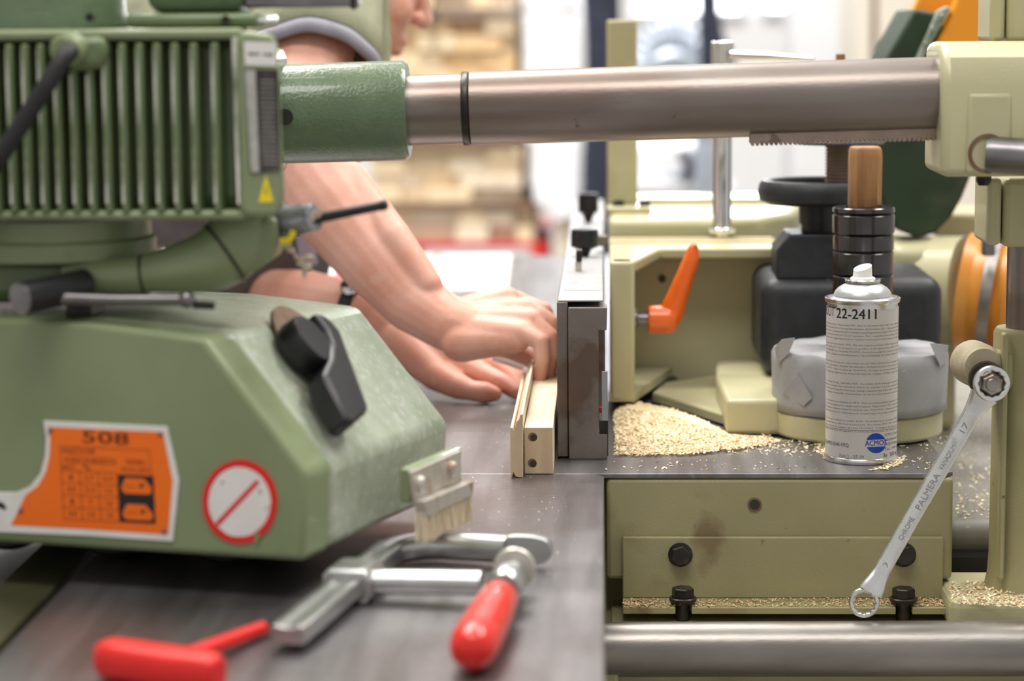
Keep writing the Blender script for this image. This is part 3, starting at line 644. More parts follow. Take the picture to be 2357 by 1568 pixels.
# ================================================================== DARK MOTOR HOUSING, HANDWHEEL
mh = thing('motor_housing', Py(1960, 850, 2.45), 'rounded dark grey motor housing behind the spray can', 'housing')
Yh = 2.425
MB().box((Py(1752, 750, Yh).x, Yh, TZ+.037), (Py(2172, 750, Yh).x, 2.60, Py(1960, 640, Yh).z)).obj('housing_shell', 'dark_housing', mh, True, .018, 5)
zh = Py(1960, 640, Yh).z
hb = MB(); xa, xb = Py(1787, 580, Yh+.01).x, Py(1960, 580, Yh+.01).x; zt3 = Py(1850, 540, Yh+.01).z
hb.prism([(xa, Yh+.01, zh-.002), (xb, Yh+.01, zh-.002), (xb, Yh+.01, zt3), (xa+.013, Yh+.01, zt3), (xa, Yh+.01, zt3-.016)], (0, .075, 0)); hb.obj('bearing_block', 'dark_housing', mh, True, .0018)
hw = thing('handwheel', Py(1885, 540, 2.47), 'black dished handwheel behind the wooden peg', 'handwheel')
Yw = 2.475; kw = mpp(Yw); hx = Py(1885, 500, Yw).x
def zw(py): return Py(1885, py, Yw).z
MB().lathe((hx, Yw, zt3+.0002), (0, 0, 1), [(0, 41*kw), (zw(515)-zt3, 41*kw), (zw(514)-zt3, 46*kw), (zw(468)-zt3, 47*kw)], 40).obj('hub', 'black_plastic', hw)
zb3 = zw(468)
MB().lathe((hx, Yw, zb3), (0, 0, 1), [(0, 60*kw), (.0, 118*kw), (.004, 136*kw), (.012, 141*kw), (.020, 137*kw), (.0235, 131*kw), (.0245, 120*kw), (.0235, 108*kw), (.020, 104*kw), (.010, 100*kw), (.008, 40*kw)], 64, cap=False).obj('wheel_rim', 'dark_housing', hw)
MB().lathe((hx, Yw, zb3+.004), (0, 0, 1), [(0, 100*kw), (.007, 98*kw), (.0075, 5*kw)], 40).obj('wheel_disc', 'dark_housing', hw)
sp = thing('screw_spindle', Py(1932, 420, 2.475), 'brown threaded screw spindle rising from the handwheel', 'spindle')
sx = Py(1932, 380, Yw).x; za, zb4 = zb3+.0116, Py(1932, 124, Yw).z
pr = []; zc_ = 0; i = 0
while zc_ < Py(1932, 330, Yw).z-za: pr.append((zc_, (34 if i % 2 else 28)*kw)); zc_ += .0017; i += 1
MB().lathe((sx, Yw, za), (0, 0, 1), pr, 32).obj('threaded_part', 'rack_steel', sp)
zz = Py(1932, 331, Yw).z
MB().lathe((sx, Yw, zz), (0, 0, 1), [(0, 100*kw), (.002, 104*kw), (.0045, 104*kw), (.006, 98*kw)], 48).obj('stop_disc', 'rod_steel', sp)
MB().lathe((sx, Yw, zz+.006), (0, 0, 1), [(0, 14*kw), (zb4-zz-.02, 14*kw)], 20).obj('spindle_core', 'rod_steel', sp)
MB().box((sx-10*kw, Yw-.0045, zb4-.016), (sx+10*kw, Yw+.0045, zb4)).obj('spindle_end', 'oak_peg', sp, False, .0006)
# ================================================================== DUST HOOD, DUCT, HOSE
dh = thing('dust_hood', Py(2110, 548, 2.74), 'dark green and orange tilted dust hood behind the support arm', 'hood')
Yd = 2.72
P = [Py(x, y, Yd) for x, y in curve and ((2104, 20), (2160, 30), (2215, 200), (2238, 330), (2233, 410), (2215, 455), (2190, 500), (2155, 535), (2115, 549), (2065, 530), (2035, 480), (2005, 380), (2005, 220), (2045, 125))]
MB().prism(P, (0, .16, 0)).obj('hood_shell', 'hood_green', dh, True, .004, 2)
P = [Py(x, y, Yd-.012) for x, y in ((2158, 26), (2180, 14), (2190, 18), (2112, 160), (2098, 160))]
MB().prism(P, (0, .02, 0)).obj('hood_lip', 'hood_edge', dh, True, .002)
P = [Py(x, y, Yd+.05) for x, y in ((2100, 30), (2128, -40), (2240, -40), (2200, 60), (2160, 75))]
MB().prism(P, (0, .04, 0)).obj('inner_flap', 'orange_sheet', dh, True, .004)
P = [Py(x, y, Yd-.006) for x, y in ((2210, -40), (2300, -8), (2300, 190), (2108, 190), (2193, 20))]
MB().prism(P, (0, .022, 0)).obj('orange_flap', 'orange_sheet', dh, True, .004)
for (x, y) in ((2146, 66), (2168, 36), (2130, 100)):
    MB().lathe(Py(x, y, Yd-.016), (-.5, -1, .2), [(0, .0026), (.002, .0026), (.003, .0015)], 12).obj('rivet', 'hood_edge', dh)
du = thing('suction_duct', Py(2140, 800, 2.7), 'cream cast suction duct with orange hose at the right', 'duct')
a, b_ = Py(2050, 668, 2.72), Py(2222, 670, 2.68); kd = mpp(2.7); ax = (b_-a)
MB().lathe(a, ax, [(0, 108*kd), (ax.length*.6, 118*kd), (ax.length*.62, 124*kd), (ax.length, 125*kd)], 48).obj('duct_body', 'cream_paint', du)
MB().boxpx(2050, 566, 2190, 700, 2.66, 2.80).obj('duct_box', 'cream_paint', du, True, .014, 4)
MB().boxpx(2150, 492, 2420, 545, 2.86, 3.0).obj('duct_beam', 'cream_paint', du, True, .006)
MB().box((Py(2060, 700, 2.72).x, 2.70, .815), (Py(2200, 700, 2.72).x, 2.85, Py(2100, 760, 2.72).z)).obj('duct_foot', 'cream_paint', du, False, .01)
hs = thing('orange_hose', Py(2260, 800, 2.66), 'translucent orange ribbed suction hose clamped on the cream duct', 'hose')
hax = V((1, -.30, -.12)).normalized(); hp = Py(2218, 668, 2.68)
pr = []
for i in range(26):
    t = i/25*.16; pr.append((t, (128+5*math.cos(i*math.pi/2.0))*kd*(1.0)))
MB().lathe(hp, hax, pr, 56, cap=False).obj('hose_wall', 'hose_orange', hs)
MB().lathe(hp+hax*.026, hax, [(0, 131*kd), (0, 136*kd), (.012, 136*kd), (.012, 131*kd)], 56, cap=False).obj('hose_clamp', 'bright_steel', hs)
MB().boxpx(2262, 545, 2292, 590, 2.585, 2.60).obj('clamp_screw', 'rod_steel', hs, True, .002)

# ================================================================== FEEDER STAND: column, head, arm
YA = 2.0; ka = mpp(YA)
fs_ = thing('feeder_stand', Py(2340, 1390, 2.08), 'cream feeder stand with column, clamping head and long steel arm', 'stand')
a0, a1 = Py(940, 254, YA), Py(2212, 215, YA)
ad = (a1-a0).normalized()
A0, A1 = V(a0), V(a1)
def at_px(px): return A0+(A1-A0)*((px-940)/(2212-940))
MB().lathe(at_px(938), ad, [(0, .0290), ((at_px(1066)-at_px(938)).length, .0290)], 64).obj('arm_end', 'arm_steel', fs_)
MB().lathe(at_px(1066), ad, [(0, .0300), (.001, .0306), (.005, .0306), (.006, .0298)], 64).obj('arm_collar', 'bolt_black', fs_)
MB().lathe(at_px(1085), ad, [(0, .0304), ((at_px(2230)-at_px(1085)).length, .0304)], 72).obj('arm_tube', 'arm_steel', fs_)
rk = MB(); n = 42; L0, L1 = at_px(1728)-V((0, .013, 0)), at_px(2182)-V((0, .013, 0)); up = V((0, 0, 1)); rz = -.0305
pts = [L0+up*(rz+.0035), L1+up*(rz+.0035), L1+up*(rz-.0045)]
for i in range(n, 0, -1):
    t = i/n; base = L0+(L1-L0)*t
    pts += [base+up*(rz-.0040), base-ad*.0010+up*(rz-.0068), base-ad*.0022+up*(rz-.0068), base-ad*.0032+up*(rz-.0040)]
pts += [L0+up*(rz-.0045)]
rk.prism(pts, (0, .018, 0)); rk.obj('arm_rack', 'rack_steel', fs_, False)
# clamping head
zt4, zb5 = Py(2250, 97, 1.96).z, Py(2250, 407, 1.96).z
xh0 = Py(2166, 250, 1.96).x
pr = [(xh0+.006, zb5), (xh0+.19, zb5), (xh0+.19, zt4), (xh0+.018, zt4), (xh0+.004, zt4-.014), (xh0, zt4-.03), (xh0+.001, zb5+.008)]
hd = MB(); ypr = [(1.955, zb5), (2.06, zb5), (2.06, zt4-.004), (2.045, zt4), (1.985, zt4), (1.962, zt4-.012), (1.952, zt4-.034)]
hd.prism([(xh0, y, z) for y, z in ypr], (.2, 0, 0)); hd.obj('clamping_head', 'cream_paint', fs_, True, .007, 4)
MB().boxpx(2225, 213, 2330, 402, 1.9505, 1.960).obj('head_pad', 'cream_paint', fs_, True, .004, 3)
MB().lathe(at_px(2190), ad, [(0, .0320), (.004, .0322), (.009, .0312)], 64).obj('head_bushing', 'bolt_black', fs_)
k9 = mpp(1.93); p = Py(2283, 356, 1.95); rd = V((1, -.25, -.06)).normalized()
MB().lathe(p-rd*.004, rd, [(0, .0138), (.004, .0146), (.14, .0146)], 36).obj('side_rod', 'rod_steel', fs_)
MB().ring(Py(2274, 354, 1.9500), (0, -1, 0), .0160, .0130, .0006, 28).obj('rod_rust_ring', 'rust_disc', fs_)
c = Py(2264, 410, 1.985); MB().lathe(c-V((0, 0, .006)), (0, 0, 1), [(0, .0045), (.004, .0068), (.0075, .0068)], 6).obj('lock_nut', 'bolt_black', fs_)
# column
cxp = V((Py(2352, 600, 2.085).x, 2.085, 0))
def zcol(py): return Py(2352, py, 2.085).z
for (y0, y1) in ((-120, 94), (404, 556)):
    zt_, zb_2 = zcol(y0), zcol(y1); q0 = Py(2271, 500, 2.05).x; q1_ = Py(2308, 500, 2.05).x
    MB().box((q0, 2.05, zb_2), (q1_-.0008, 2.12, zt_)).obj('column_jaw', 'cream_paint', fs_, True, .004, 3)
    MB().box((q1_+.0004, 2.049, zb_2-.002), (q1_+.09, 2.125, zt_)).obj('column_sleeve', 'cream_paint', fs_, True, .006, 3)
rc_ = cxp.x-Py(2326, 650, 2.085).x
MB().lathe((cxp.x+.006, 2.085, zcol(800)), (0, 0, 1), [(0, .0185), (zcol(540)-zcol(800), .0185)], 48).obj('column_tube', 'arm_steel', fs_)
xp0 = Py(2304, 900, 2.05).x
zp0, zp1 = zb, zcol(754)
MB().lathe((xp0+.034, 2.085, zp0+.0), (0, 0, 1), [(0, .0395), (.012, .0370), (.03, .036), (zp1-zp0-.004, .0352), (zp1-zp0, .033)], 56).obj('column_base', 'cream_paint_shade', fs_)
MB().box((xp0+.0005, 2.050, zp0+.012), (xp0+.006, 2.062, zp1-.001)).obj('clamp_lip', 'cream_paint_shade', fs_, True, .002)
cbx = Py(2262, 858, 2.05)
MB().lathe(V((cbx.x-.004, 2.085, cbx.z+.004)), (.14, -1, 0), [(0, .0195), (.026, .0195), (.030, .0175), (.034, .0165)], 40).obj('clamp_boss', 'dusty_cream', fs_)
MB().box((cbx.x, 2.055, cbx.z-.016), (xp0+.012, 2.080, cbx.z+.017)).obj('boss_web', 'cream_paint_shade', fs_, True, .005, 3)
bz = Py(2279, 881, 2.03)
MB().lathe(bz+V((0, .022, 0)), (0, -1, 0), [(0, .0155), (.010, .0155), (.0105, .014)], 32).obj('clamp_washer', 'bolt_black', fs_)
hbt = MB().hexa(bz+V((0, .011, 0)), (0, -1, 0), .0098, .0245, .45).obj('clamp_bolt', 'bright_steel', fs_, True, .0004)
MB().lathe(bz+V((0, -.0134, 0)), (0, -1, 0), [(0, .0058), (.0022, .0058), (.0030, .0050)], 24).obj('bolt_stud', 'bright_steel', hbt)

# ================================================================== WOOD PIECES AGAINST THE FENCE
YW = Pz(1240, 1092, TZ).y
x0, x1 = Py(1207, 1040, YW).x, Py(1273, 1040, YW).x
zt5 = Py(1240, 984, YW).z
wbk = thing('wooden_block', (x0, YW, TZ), 'pale pine block with two dowel holes held against the fence', 'block')
MB().box((x0, YW, TZ+.0003), (x1, 2.50, zt5)).obj('block_body', 'pine', wbk, True, .0006)
MB().box((x0+.0004, YW-.0002, TZ+.0008), (x1-.0004, YW+.0004, zt5-.0005)).obj('end_grain', 'pine_end', wbk, False)
for (px, py) in ((1226, 1006), (1225, 1066)):
    p = Py(px, py, YW); r = 10.5*mpp(YW)
    MB().lathe(p+V((0, -.00035, 0)), (0, 1, 0), [(0, r), (.0001, r)], 28).obj('dowel_hole', 'lumber_brown', wbk)
    MB().lathe(p+V((r*.22, -.00045, -r*.15)), (0, 1, 0), [(0, r*.76), (.00005, r*.76)], 28).obj('hole_shade', 'hole_shade_brown', wbk)  # flat dark disc, painted shade inside the drilled hole
YM = YW-.016
ml = thing('moulding_strip', (x0-.01, YM, TZ), 'thin profiled pine moulding strip leaning beside the drilled block', 'moulding')
prof = [(1176, 985), (1182, 985), (1183, 1000), (1190, 972), (1197, 965), (1199, 955), (1205, 954), (1205, 1108), (1200, 1110), (1197, 1100), (1189, 1097), (1182, 1085), (1182, 1092), (1177, 1092)]
xm = [Py(a, b_, YM) for a, b_ in prof]
off = x0-.0006-max(v.x for v in xm)
zl = min(v.z for v in xm)
P = [V((v.x+off, YM, max(v.z, TZ+.0004))) for v in xm]
MB().prism(P, (0, .35, 0)).obj('strip_body', 'pine', ml, True, .0003)
MB().prism([V((v.x, YM-.0003, v.z)) for v in P], (0, .0002, 0)).obj('strip_end', 'pine_end', ml, False)

# ================================================================== SPRAY CAN
RC = .0322; cx_ = Py(1981, 1070, 2.166).x; CYY = 2.166
sc_ = thing('spray_can', (cx_, CYY, TZ), 'grey white aerosol spray can with printed label and white nozzle', 'spray can')
def zcan(py): return Py(1981, py, CYY).z
hc = zcan(683)-TZ
MB().lathe((cx_, CYY, TZ), (0, 0, 1), [(0, RC-.002), (.0004, RC+.0008), (.0025, RC+.0012), (.0042, RC+.0008), (.0052, RC-.0003), (.0062, RC-.0004)], 72).obj('bottom_rim', 'can_metal', sc_)
MB().lathe((cx_, CYY, TZ+.0058), (0, 0, 1), [(0, RC), (hc-.0145, RC)], 96).obj('label_wrap', 'can_label', sc_)
zr = TZ+hc-.0088
MB().lathe((cx_, CYY, zr), (0, 0, 1), [(0, RC-.0006), (.0042, RC-.0006), (.0044, RC+.0008), (.0062, RC+.0016), (.0082, RC+.0015), (.0090, RC+.0007), (.0088, RC-.0006), (.0070, RC-.0016)], 72, cap=False).obj('top_rim', 'can_metal', sc_)
k = mpp(CYY)
MB().lathe((cx_, CYY, zr+.0066), (0, 0, 1), [(0, RC-.0010), (.0006, RC-.003), (.0022, RC-.006), (.0030, RC-.0075), (.0048, 66*k), (.0075, 63*k), (.0105, 56*k), (.0130, 46*k), (.0142, 38*k), (.0152, 36*k)], 64).obj('dome', 'can_dome', sc_)
zd = zr+.0066+.0150
MB().lathe((cx_, CYY, zd), (0, 0, 1), [(0, 37*k), (.0006, 40.5*k), (.0022, 41*k), (.0032, 39*k), (.0034, 34*k), (.0026, 30*k)], 48).obj('valve_cup', 'can_metal', sc_)
nz = MB()
nz.lathe((cx_, CYY, zd+.0026), (0, 0, 1), [(0, 29*k), (.0020, 28*k), (.0028, 22*k)], 40)
vs = []; sg = 40
for z_, r_ in ((.0028, 22.2*k), (.0100, 20.8*k)):
    for i in range(sg):
        t = 2*math.pi*i/sg; x_, y_ = math.cos(t)*r_, math.sin(t)*r_
        zz = zd+.0026+z_ + (0 if z_ < .005 else (.0022*(x_/r_)+.0018*(y_/r_)+.0012))
        vs.append(V((cx_+x_-.0002, CYY+y_, zz)))
nz.faces(vs, [(i, (i+1) % sg, sg+(i+1) % sg, sg+i) for i in range(sg)]+[tuple(range(sg, 2*sg))])
nz.obj('nozzle', 'cap_white', sc_, True, .0004)
AX = math.atan2(-CYY, -cx_)
def on_can(px, py, off=.00012):     # nearest wall of the can along a pixel's direction
    d = ray(px, py); d = d/d.length; ox, oy = CAM.x-cx_, CAM.y-CYY; r_ = RC+off
    A = d.x**2+d.y**2; B = 2*(ox*d.x+oy*d.y); Cq = ox*ox+oy*oy-r_*r_; D = max(B*B-4*A*Cq, 0)
    return CAM+d*((-B-math.sqrt(D))/(2*A))
def can_text(s, arc0, width, z, h, mat, name, mb=None, res=2, off=.00012):
    """arc0: metres along the wall from the point facing the camera (left negative); z: baseline"""
    vs, fs = text_geo(s, res)
    xa = min(v[0] for v in vs); xb = max(v[0] for v in vs); ya = 0; yb = .70
    m = mb or MB(); out = []
    for x, y in vs:
        t = AX+(arc0+(x-xa)/(xb-xa)*width)/RC
        out.append(V((cx_+math.cos(t)*(RC+off), CYY+math.sin(t)*(RC+off), z+(y-ya)/(yb-ya)*h)))
    keep = [f for f in fs if abs((sum(vs[i][0] for i in f)/len(f)-xa)/(xb-xa)*width+arc0) < RC*1.65]
    m.faces(out, keep)
    if mb is None: return m.obj(name, mat, sc_, False)
fr = lambda py: Py(1981, py, CYY-RC).z
can_text('ACMOLIT', -.0623, .0345, fr(733), .0086, 'ink_black', 'product_name')
# visible end of the name and the number
m = MB()
for da, dz_ in ((0, 0), (.00028, 0), (.00014, .00015), (.0004, .0001)): can_text('22-2411', -.0254+da, .0378, fr(735)+dz_, .0088, 'ink_black', 'n', m, off=.00012+da*.1)
m.obj('product_number', 'ink_black', sc_, False)
blocks = [
 (752, ['H319 - Verursacht schwere Augenreizung. H335 - Kann die Atemwege reizen. H336 - Kann Schlaefrigkeit und', 'offenen Flammen und anderen Zuendquellen fernhalten. Nicht rauchen. P211 - Nicht gegen offene Flamme', 'entsorgen. P280 - Schutzhandschuhe/Schutzkleidung/Augenschutz tragen. P337 - Bei anhaltender', 'Nicht Temperaturen ueber 50 C/122 F aussetzen. P501 - Inhalt/Behaelter gemaess Vorschriften', 'zu sproeder oder rissiger Haut fuehren. Gefahrbestimmende Komponenten zur Etikettierung']),
 (797, ['H319 - Causes serious eye irritation. H335 - May cause respiratory irritation. H336 - May cause drowsiness', 'sources. No smoking. P211 - Do not spray on an open flame or other ignition source. P251 - Do not pierce', 'ventilated. IF INHALED if you feel unwell. P410+P412 - Protect from sunlight. Do not expose to temperatures', 'exceeding 50 C. Supplemental information / Special labelling of certain mixtures: EUH066']),
 (839, ['H222 - Aerosol. H319 - Provoque une severe irritation des yeux. H335 - Peut irriter les voies respiratoires. H336', 'de la chaleur, des surfaces chaudes, des etincelles, des flammes nues et de toute autre source', 'apres usage. P271 - Utiliser en plein air. P410+P412 - Proteger du rayonnement solaire. Ne pas', 'exposer. Composants dangereux qui doivent etre listes sur l etiquette: EUH066 - exposition repetee']),
 (886, ['H319 - Veroorzaakt ernstige oogirritatie. H335 - Kan irritatie van de luchtwegen veroorzaken. H336', 'ontstekingsbronnen houden. Niet roken. P211 - Niet in een open vuur of op andere ontstekingsbronnen', 'Beschermende handschoenen/beschermende kleding/oogbescherming dragen. P410 - Tegen zonlicht', 'huid veroorzaken. Gevaarlijke bestanddelen die op het etiket moeten worden vermeld']),
 (930, ['H319 - Zpusobuje vazne podrazdeni oci. H335 - Muze zpusobit podrazdeni dychacich cest. H336', 'jiskrami, otevrenym plamenem a jinymi zdroji zapaleni. Zakaz koureni. P211 - Nestrikejte do', 'P280 - Pouzivejte ochranne rukavice/ochranny odev. P410+P412 - Chrante pred slunecnim', 'muze zpusobit vysuseni. Nebezpecne slozky ktere musi byt uvedeny na stitku']),
 (972, ['H319 - Provoca grave irritazione oculare. H335 - Puo irritare le vie respiratorie. H336 - Puo', 'scintille, fiamme libere o altre fonti di accensione. Non fumare. P211 - Non vaporizzare su', 'indumenti protettivi. Proteggere gli occhi. P410+P412 - Proteggere dai raggi solari. Non', 'Componenti pericolosi da segnalare in etichetta: idrocarburi, C6, isoalcani, acetone'])]
for pyb, lines in blocks:
    m = MB()
    for i, s in enumerate(lines): can_text(s, -.0490, .0980, fr(pyb+i*8.0), .00155, 'ink_grey', 'n', m, res=1)
    m.obj('hazard_print', 'ink_grey', sc_, False)
m = MB(); z_ = fr(992); vs = []; nn = 60
for i in range(nn+1):
    t = AX+(-1.6+3.2*i/nn)
    for dz in (0, .00028): vs.append(V((cx_+math.cos(t)*(RC+.00012), CYY+math.sin(t)*(RC+.00012), z_+dz)))
m.faces(vs, [(2*i, 2*i+2, 2*i+3, 2*i+1) for i in range(nn)]); m.obj('divider_line', 'ink_black', sc_, False)
can_text('0TQ1-M0Y3-GD4K-97EQ', -.0470, .0360, fr(1031), .0033, 'ink_black', 'code_print')
can_text('70412 - 05 09', -.0208, .0235, fr(1057), .0034, 'ink_grey', 'batch_print')
m = MB()
for i, s in enumerate(('ACMOS Chemie SE', 'Industriestrasse 49', 'D-28199 Bremen', 'Tel. +49 421')): can_text(s, .0225, .026, fr(1007+i*11), .0026, 'ink_black', 'n', m)
m.obj('address_print', 'ink_grey', sc_, False)
can_text('3e  500 ml', .0215, .022, fr(1055), .0036, 'ink_black', 'volume_print')
# blue disc emblem with the lettering across its white band
m = MB()
ctr = (2016.5, 1020.5); rx, ry = 23, 23
def arcpts(a0, a1, n=18): return [(ctr[0]+rx*math.cos(math.radians(a0+(a1-a0)*i/n)), ctr[1]-ry*math.sin(math.radians(a0+(a1-a0)*i/n))) for i in range(n+1)]
for xi in range(-22, 22):
    for sg_ in (-1, 1):
        col = []
        for x_ in (xi*1.02, (xi+1)*1.02):
            yo = math.sqrt(max(0, 23*23-x_*x_)); yi = 8.2+ (-.055*x_)*sg_
            if yo < yi: yo = yi
            col.append(((ctr[0]+x_, ctr[1]+sg_*yi), (ctr[0]+x_, ctr[1]+sg_*yo)))
        m.faces([on_can(*p, .00015) for p in (col[0][0], col[1][0], col[1][1], col[0][1])], [(0, 1, 2, 3)])
m.obj('blue_disc', 'ink_blue', sc_, False)
m = MB()
for d_ in (0, .5): text_on(m, 'ACMOS', ((1991+d_, 1015), (2041+d_, 1012.5), (2041+d_, 1025), (1991+d_, 1027.5)), lambda a, b_: on_can(a, b_, .0002), V((0, 0, 0)))
m.obj('brand_lettering', 'ink_blue', sc_, False)

# ================================================================== RING SPANNER
p1, p2 = bz+V((0, -.0035, 0)), Py(1989, 1387, 2.012)
wr = thing('ring_spanner', tuple(p2), 'chrome double ring spanner hanging from the clamp bolt of the stand', 'wrench')
d = (p2-p1).normalized(); nrm = V((0, -1, 0)); nrm = (nrm-d*nrm.dot(d)).normalized(); sd = d.cross(nrm)
m = MB().ring(p1+nrm*-.001, nrm, .0152, .0105, .0075, 48, nin=True); m.obj('upper_ring', 'wrench_chrome', wr, True, .0012, 3)
nl = (V((-.12, -1, .12))).normalized()
m = MB().ring(p2-nl*.006, nl, .0128, .0088, .011, 48, nin=True); m.obj('lower_ring', 'wrench_chrome', wr, True, .0012, 3)
L = (p2-p1).length
def shaft(keys, name):
    vs, fs = [], []; sg = 16
    for (t, hw_, th, off) in keys:
        c = p1+d*t+nrm*off
        for i in range(sg):
            a = 2*math.pi*i/sg; ca, sa = math.cos(a), math.sin(a)
            e = .55; vs.append(c+sd*(hw_*math.copysign(abs(ca)**e, ca))+nrm*(th*math.copysign(abs(sa)**e, sa)))
    for a in range(len(keys)-1): fs += [(a*sg+i, a*sg+(i+1) % sg, a*sg+sg+(i+1) % sg, a*sg+sg+i) for i in range(sg)]
    fs += [tuple(range(sg))[::-1], tuple(range(len(vs)-sg, len(vs)))]
    return MB().faces(vs, fs).obj(name, 'wrench_chrome', wr, True, ang=60)
shaft([(.0118, .0125, .0022, .0015), (.018, .0105, .0030, -.001), (.026, .0085, .0038, -.003), (.034, .0076, .0040, -.004), (.05, .0076, .0036, -.004), (L*.5, .0074, .0036, -.004), (L-.05, .0072, .0036, -.004), (L-.032, .0072, .0040, -.003), (L-.024, .0080, .0046, -.0015), (L-.017, .0098, .0050, .001), (L-.0105, .0112, .0044, .002)], 'shaft')
m = MB()
wpl = lambda px, py: Pp(px, py, p1+nrm*.0001, nrm)
def along(s, ax0, ay0, ax1, ay1, hgt):
    dx, dy = ax1-ax0, ay1-ay0; l_ = math.hypot(dx, dy); nx, ny = dy/l_*hgt, -dx/l_*hgt
    text_on(m, s, ((ax0+nx, ay0+ny), (ax1+nx, ay1+ny), (ax1, ay1), (ax0, ay0)), wpl, V((0, 0, 0)))
# read upward along the shaft, on its centre line
def cl(t): return (2279+(1989-2279)*t, 881+(1387-881)*t)
for s, t0, t1, h_ in (('CHROME', .715, .615, 12), ('PALMERA', .575, .415, 15), ('VANADIUM', .395, .285, 12), ('17', .225, .185, 14), ('19', .86, .82, 14)):
    a0_, a1_ = cl(t0), cl(t1); dx, dy = a1_[0]-a0_[0], a1_[1]-a0_[1]; l_ = math.hypot(dx, dy); ox, oy = -dy/l_*h_*.5, dx/l_*h_*.5
    vs, fs = text_geo(s, 2); xa = min(v[0] for v in vs); xb = max(v[0] for v in vs)
    out = [wpl(a0_[0]+dx*(x-xa)/(xb-xa)+ox-ox*2*(y/.7), a0_[1]+dy*(x-xa)/(xb-xa)+oy-oy*2*(y/.7)) for x, y in vs]
    m = MB().faces(out, fs); o = m.obj('stamped_word', 'wrench_stamp_shade', wr, False); so = o.modifiers.new('so', 'SOLIDIFY'); so.thickness = .0011; so.offset = 0

# ================================================================== SCREW CLAMP ON THE TABLE
cl_ = thing('screw_clamp', Pz(900, 1330, TZ), 'zinc plated screw clamp with red wooden handle lying on the table', 'clamp')
zc1 = TZ+.012
B0, B1 = Pz(662, 1462, zc1), Pz(905, 1262, zc1)
bd_ = (B1-B0).normalized(); bn = V((bd_.y, -bd_.x, 0)); up = V((0, 0, 1))
def C(a, n_, z): return B0+bd_*a+bn*n_+up*(z-zc1)
Lb = (B1-B0).length
# rail: I-like profile with shallow groove
pr = [(-.011, -.0085), (-.006, -.0060), (.006, -.0060), (.011, -.0085), (.011, .0085), (.006, .0060), (-.006, .0060), (-.011, .0085)]
pr = [(-.011, -.006), (.011, -.006), (.011, .006), (.006, .0062), (.004, .0048), (-.004, .0048), (-.006, .0062), (-.011, .006)]
MB().prism([C(0, a, zc1+h_) for a, h_ in pr], bd_*Lb).obj('rail', 'clamp_zinc', cl_, True, .001)
# fixed arm bent from the rail's end, flat oval pad
arm_end = Pz(1160, 1268, zc1)
pth = curve([C(Lb-.035, 0, zc1), C(Lb-.008, .004, zc1), C(Lb+.012, .022, zc1), C(Lb+.014, .05, zc1), C(Lb+.006, .085, zc1+.001)], 6)
MB().tube(pth, [.0105]*len(pth), 16, flat=.9).obj('fixed_arm', 'clamp_zinc', cl_, True, ang=60)
pc = Pz(1205, 1268, zc1+.001); pn = (-bd_+up*.15).normalized()
m = MB(); rx_, rz_ = .0205, .0112; ring_ = []
for i in range(36):
    t = 2*math.pi*i/36; ca, sa = math.cos(t), math.sin(t); e = .72
    ring_.append(pc+bn*(rx_*math.copysign(abs(ca)**e, ca))+up*(rz_*math.copysign(abs(sa)**.8, sa)))
m.prism(ring_, bd_*.008); m.obj('fixed_pad', 'clamp_zinc', cl_, True, .001)
# sliding arm
S0 = Pz(826, 1340, zc1); a_s = (S0-B0).dot(bd_)
m = MB().prism([C(a_s-.018, n_, zc1+h_) for n_, h_ in ((-.017, -.0115), (.015, -.0115), (.019, -.004), (.019, .006), (.013, .0125), (-.013, .0125), (-.017, .008))], bd_*.040); m.obj('sliding_block', 'clamp_zinc', cl_, True, .003, 3)
S1 = Pz(1148, 1345, zc1+.003); n_end = (S1-B0).dot(bn)
a_e = (S1-B0).dot(bd_)
MB().tube(curve([C(a_s-.004, .008, zc1+.001), C((a_s+a_e)/2-.002, .04, zc1+.002), C(a_e, n_end-.012, zc1+.003)], 6), .0088, 14, flat=1.15).obj('sliding_arm', 'clamp_zinc', cl_, True, ang=60)
H0, H1 = Pz(1165, 1345, zc1+.006), Pz(1083, 1500, TZ+.0165)
hx_ = (H1-H0).normalized()
MB().lathe(H0-hx_*.012, hx_, [(0, .009), (.001, .0125), (.020, .0125), (.024, .010)], 24).obj('nut_head', 'clamp_zinc', cl_)
sp_ = [(i*.0011, .0062 if i % 2 else .0054) for i in range(44)]
MB().lathe(H0-hx_*.045, hx_, sp_, 20).obj('threaded_spindle', 'clamp_zinc', cl_)
MB().lathe(H0+hx_*.016, hx_, [(0, .0065), (.012, .0075), (.02, .0080)], 20).obj('ferrule', 'clamp_zinc', cl_)
MB().lathe(H0-hx_*.052, hx_, [(0, .010), (.002, .0140), (.006, .0150), (.0085, .0140), (.009, .006)], 32).obj('swivel_pad', 'bracket_zinc', cl_)
s0 = Pz(1152, 1372, TZ+.018); Lh = (H1-s0).length; hd_ = (H1-s0).normalized()
MB().lathe(s0, hd_, [(0, .0075), (.0015, .0105), (.008, .0128), (Lh*.35, .0142), (Lh*.62, .0150), (Lh*.66, .0146), (Lh*.70, .0152), (Lh*.9, .0150), (Lh*.98, .0128), (Lh+.002, .0085), (Lh+.0035, .002)], 40).obj('handle', 'red_lacquer', cl_)

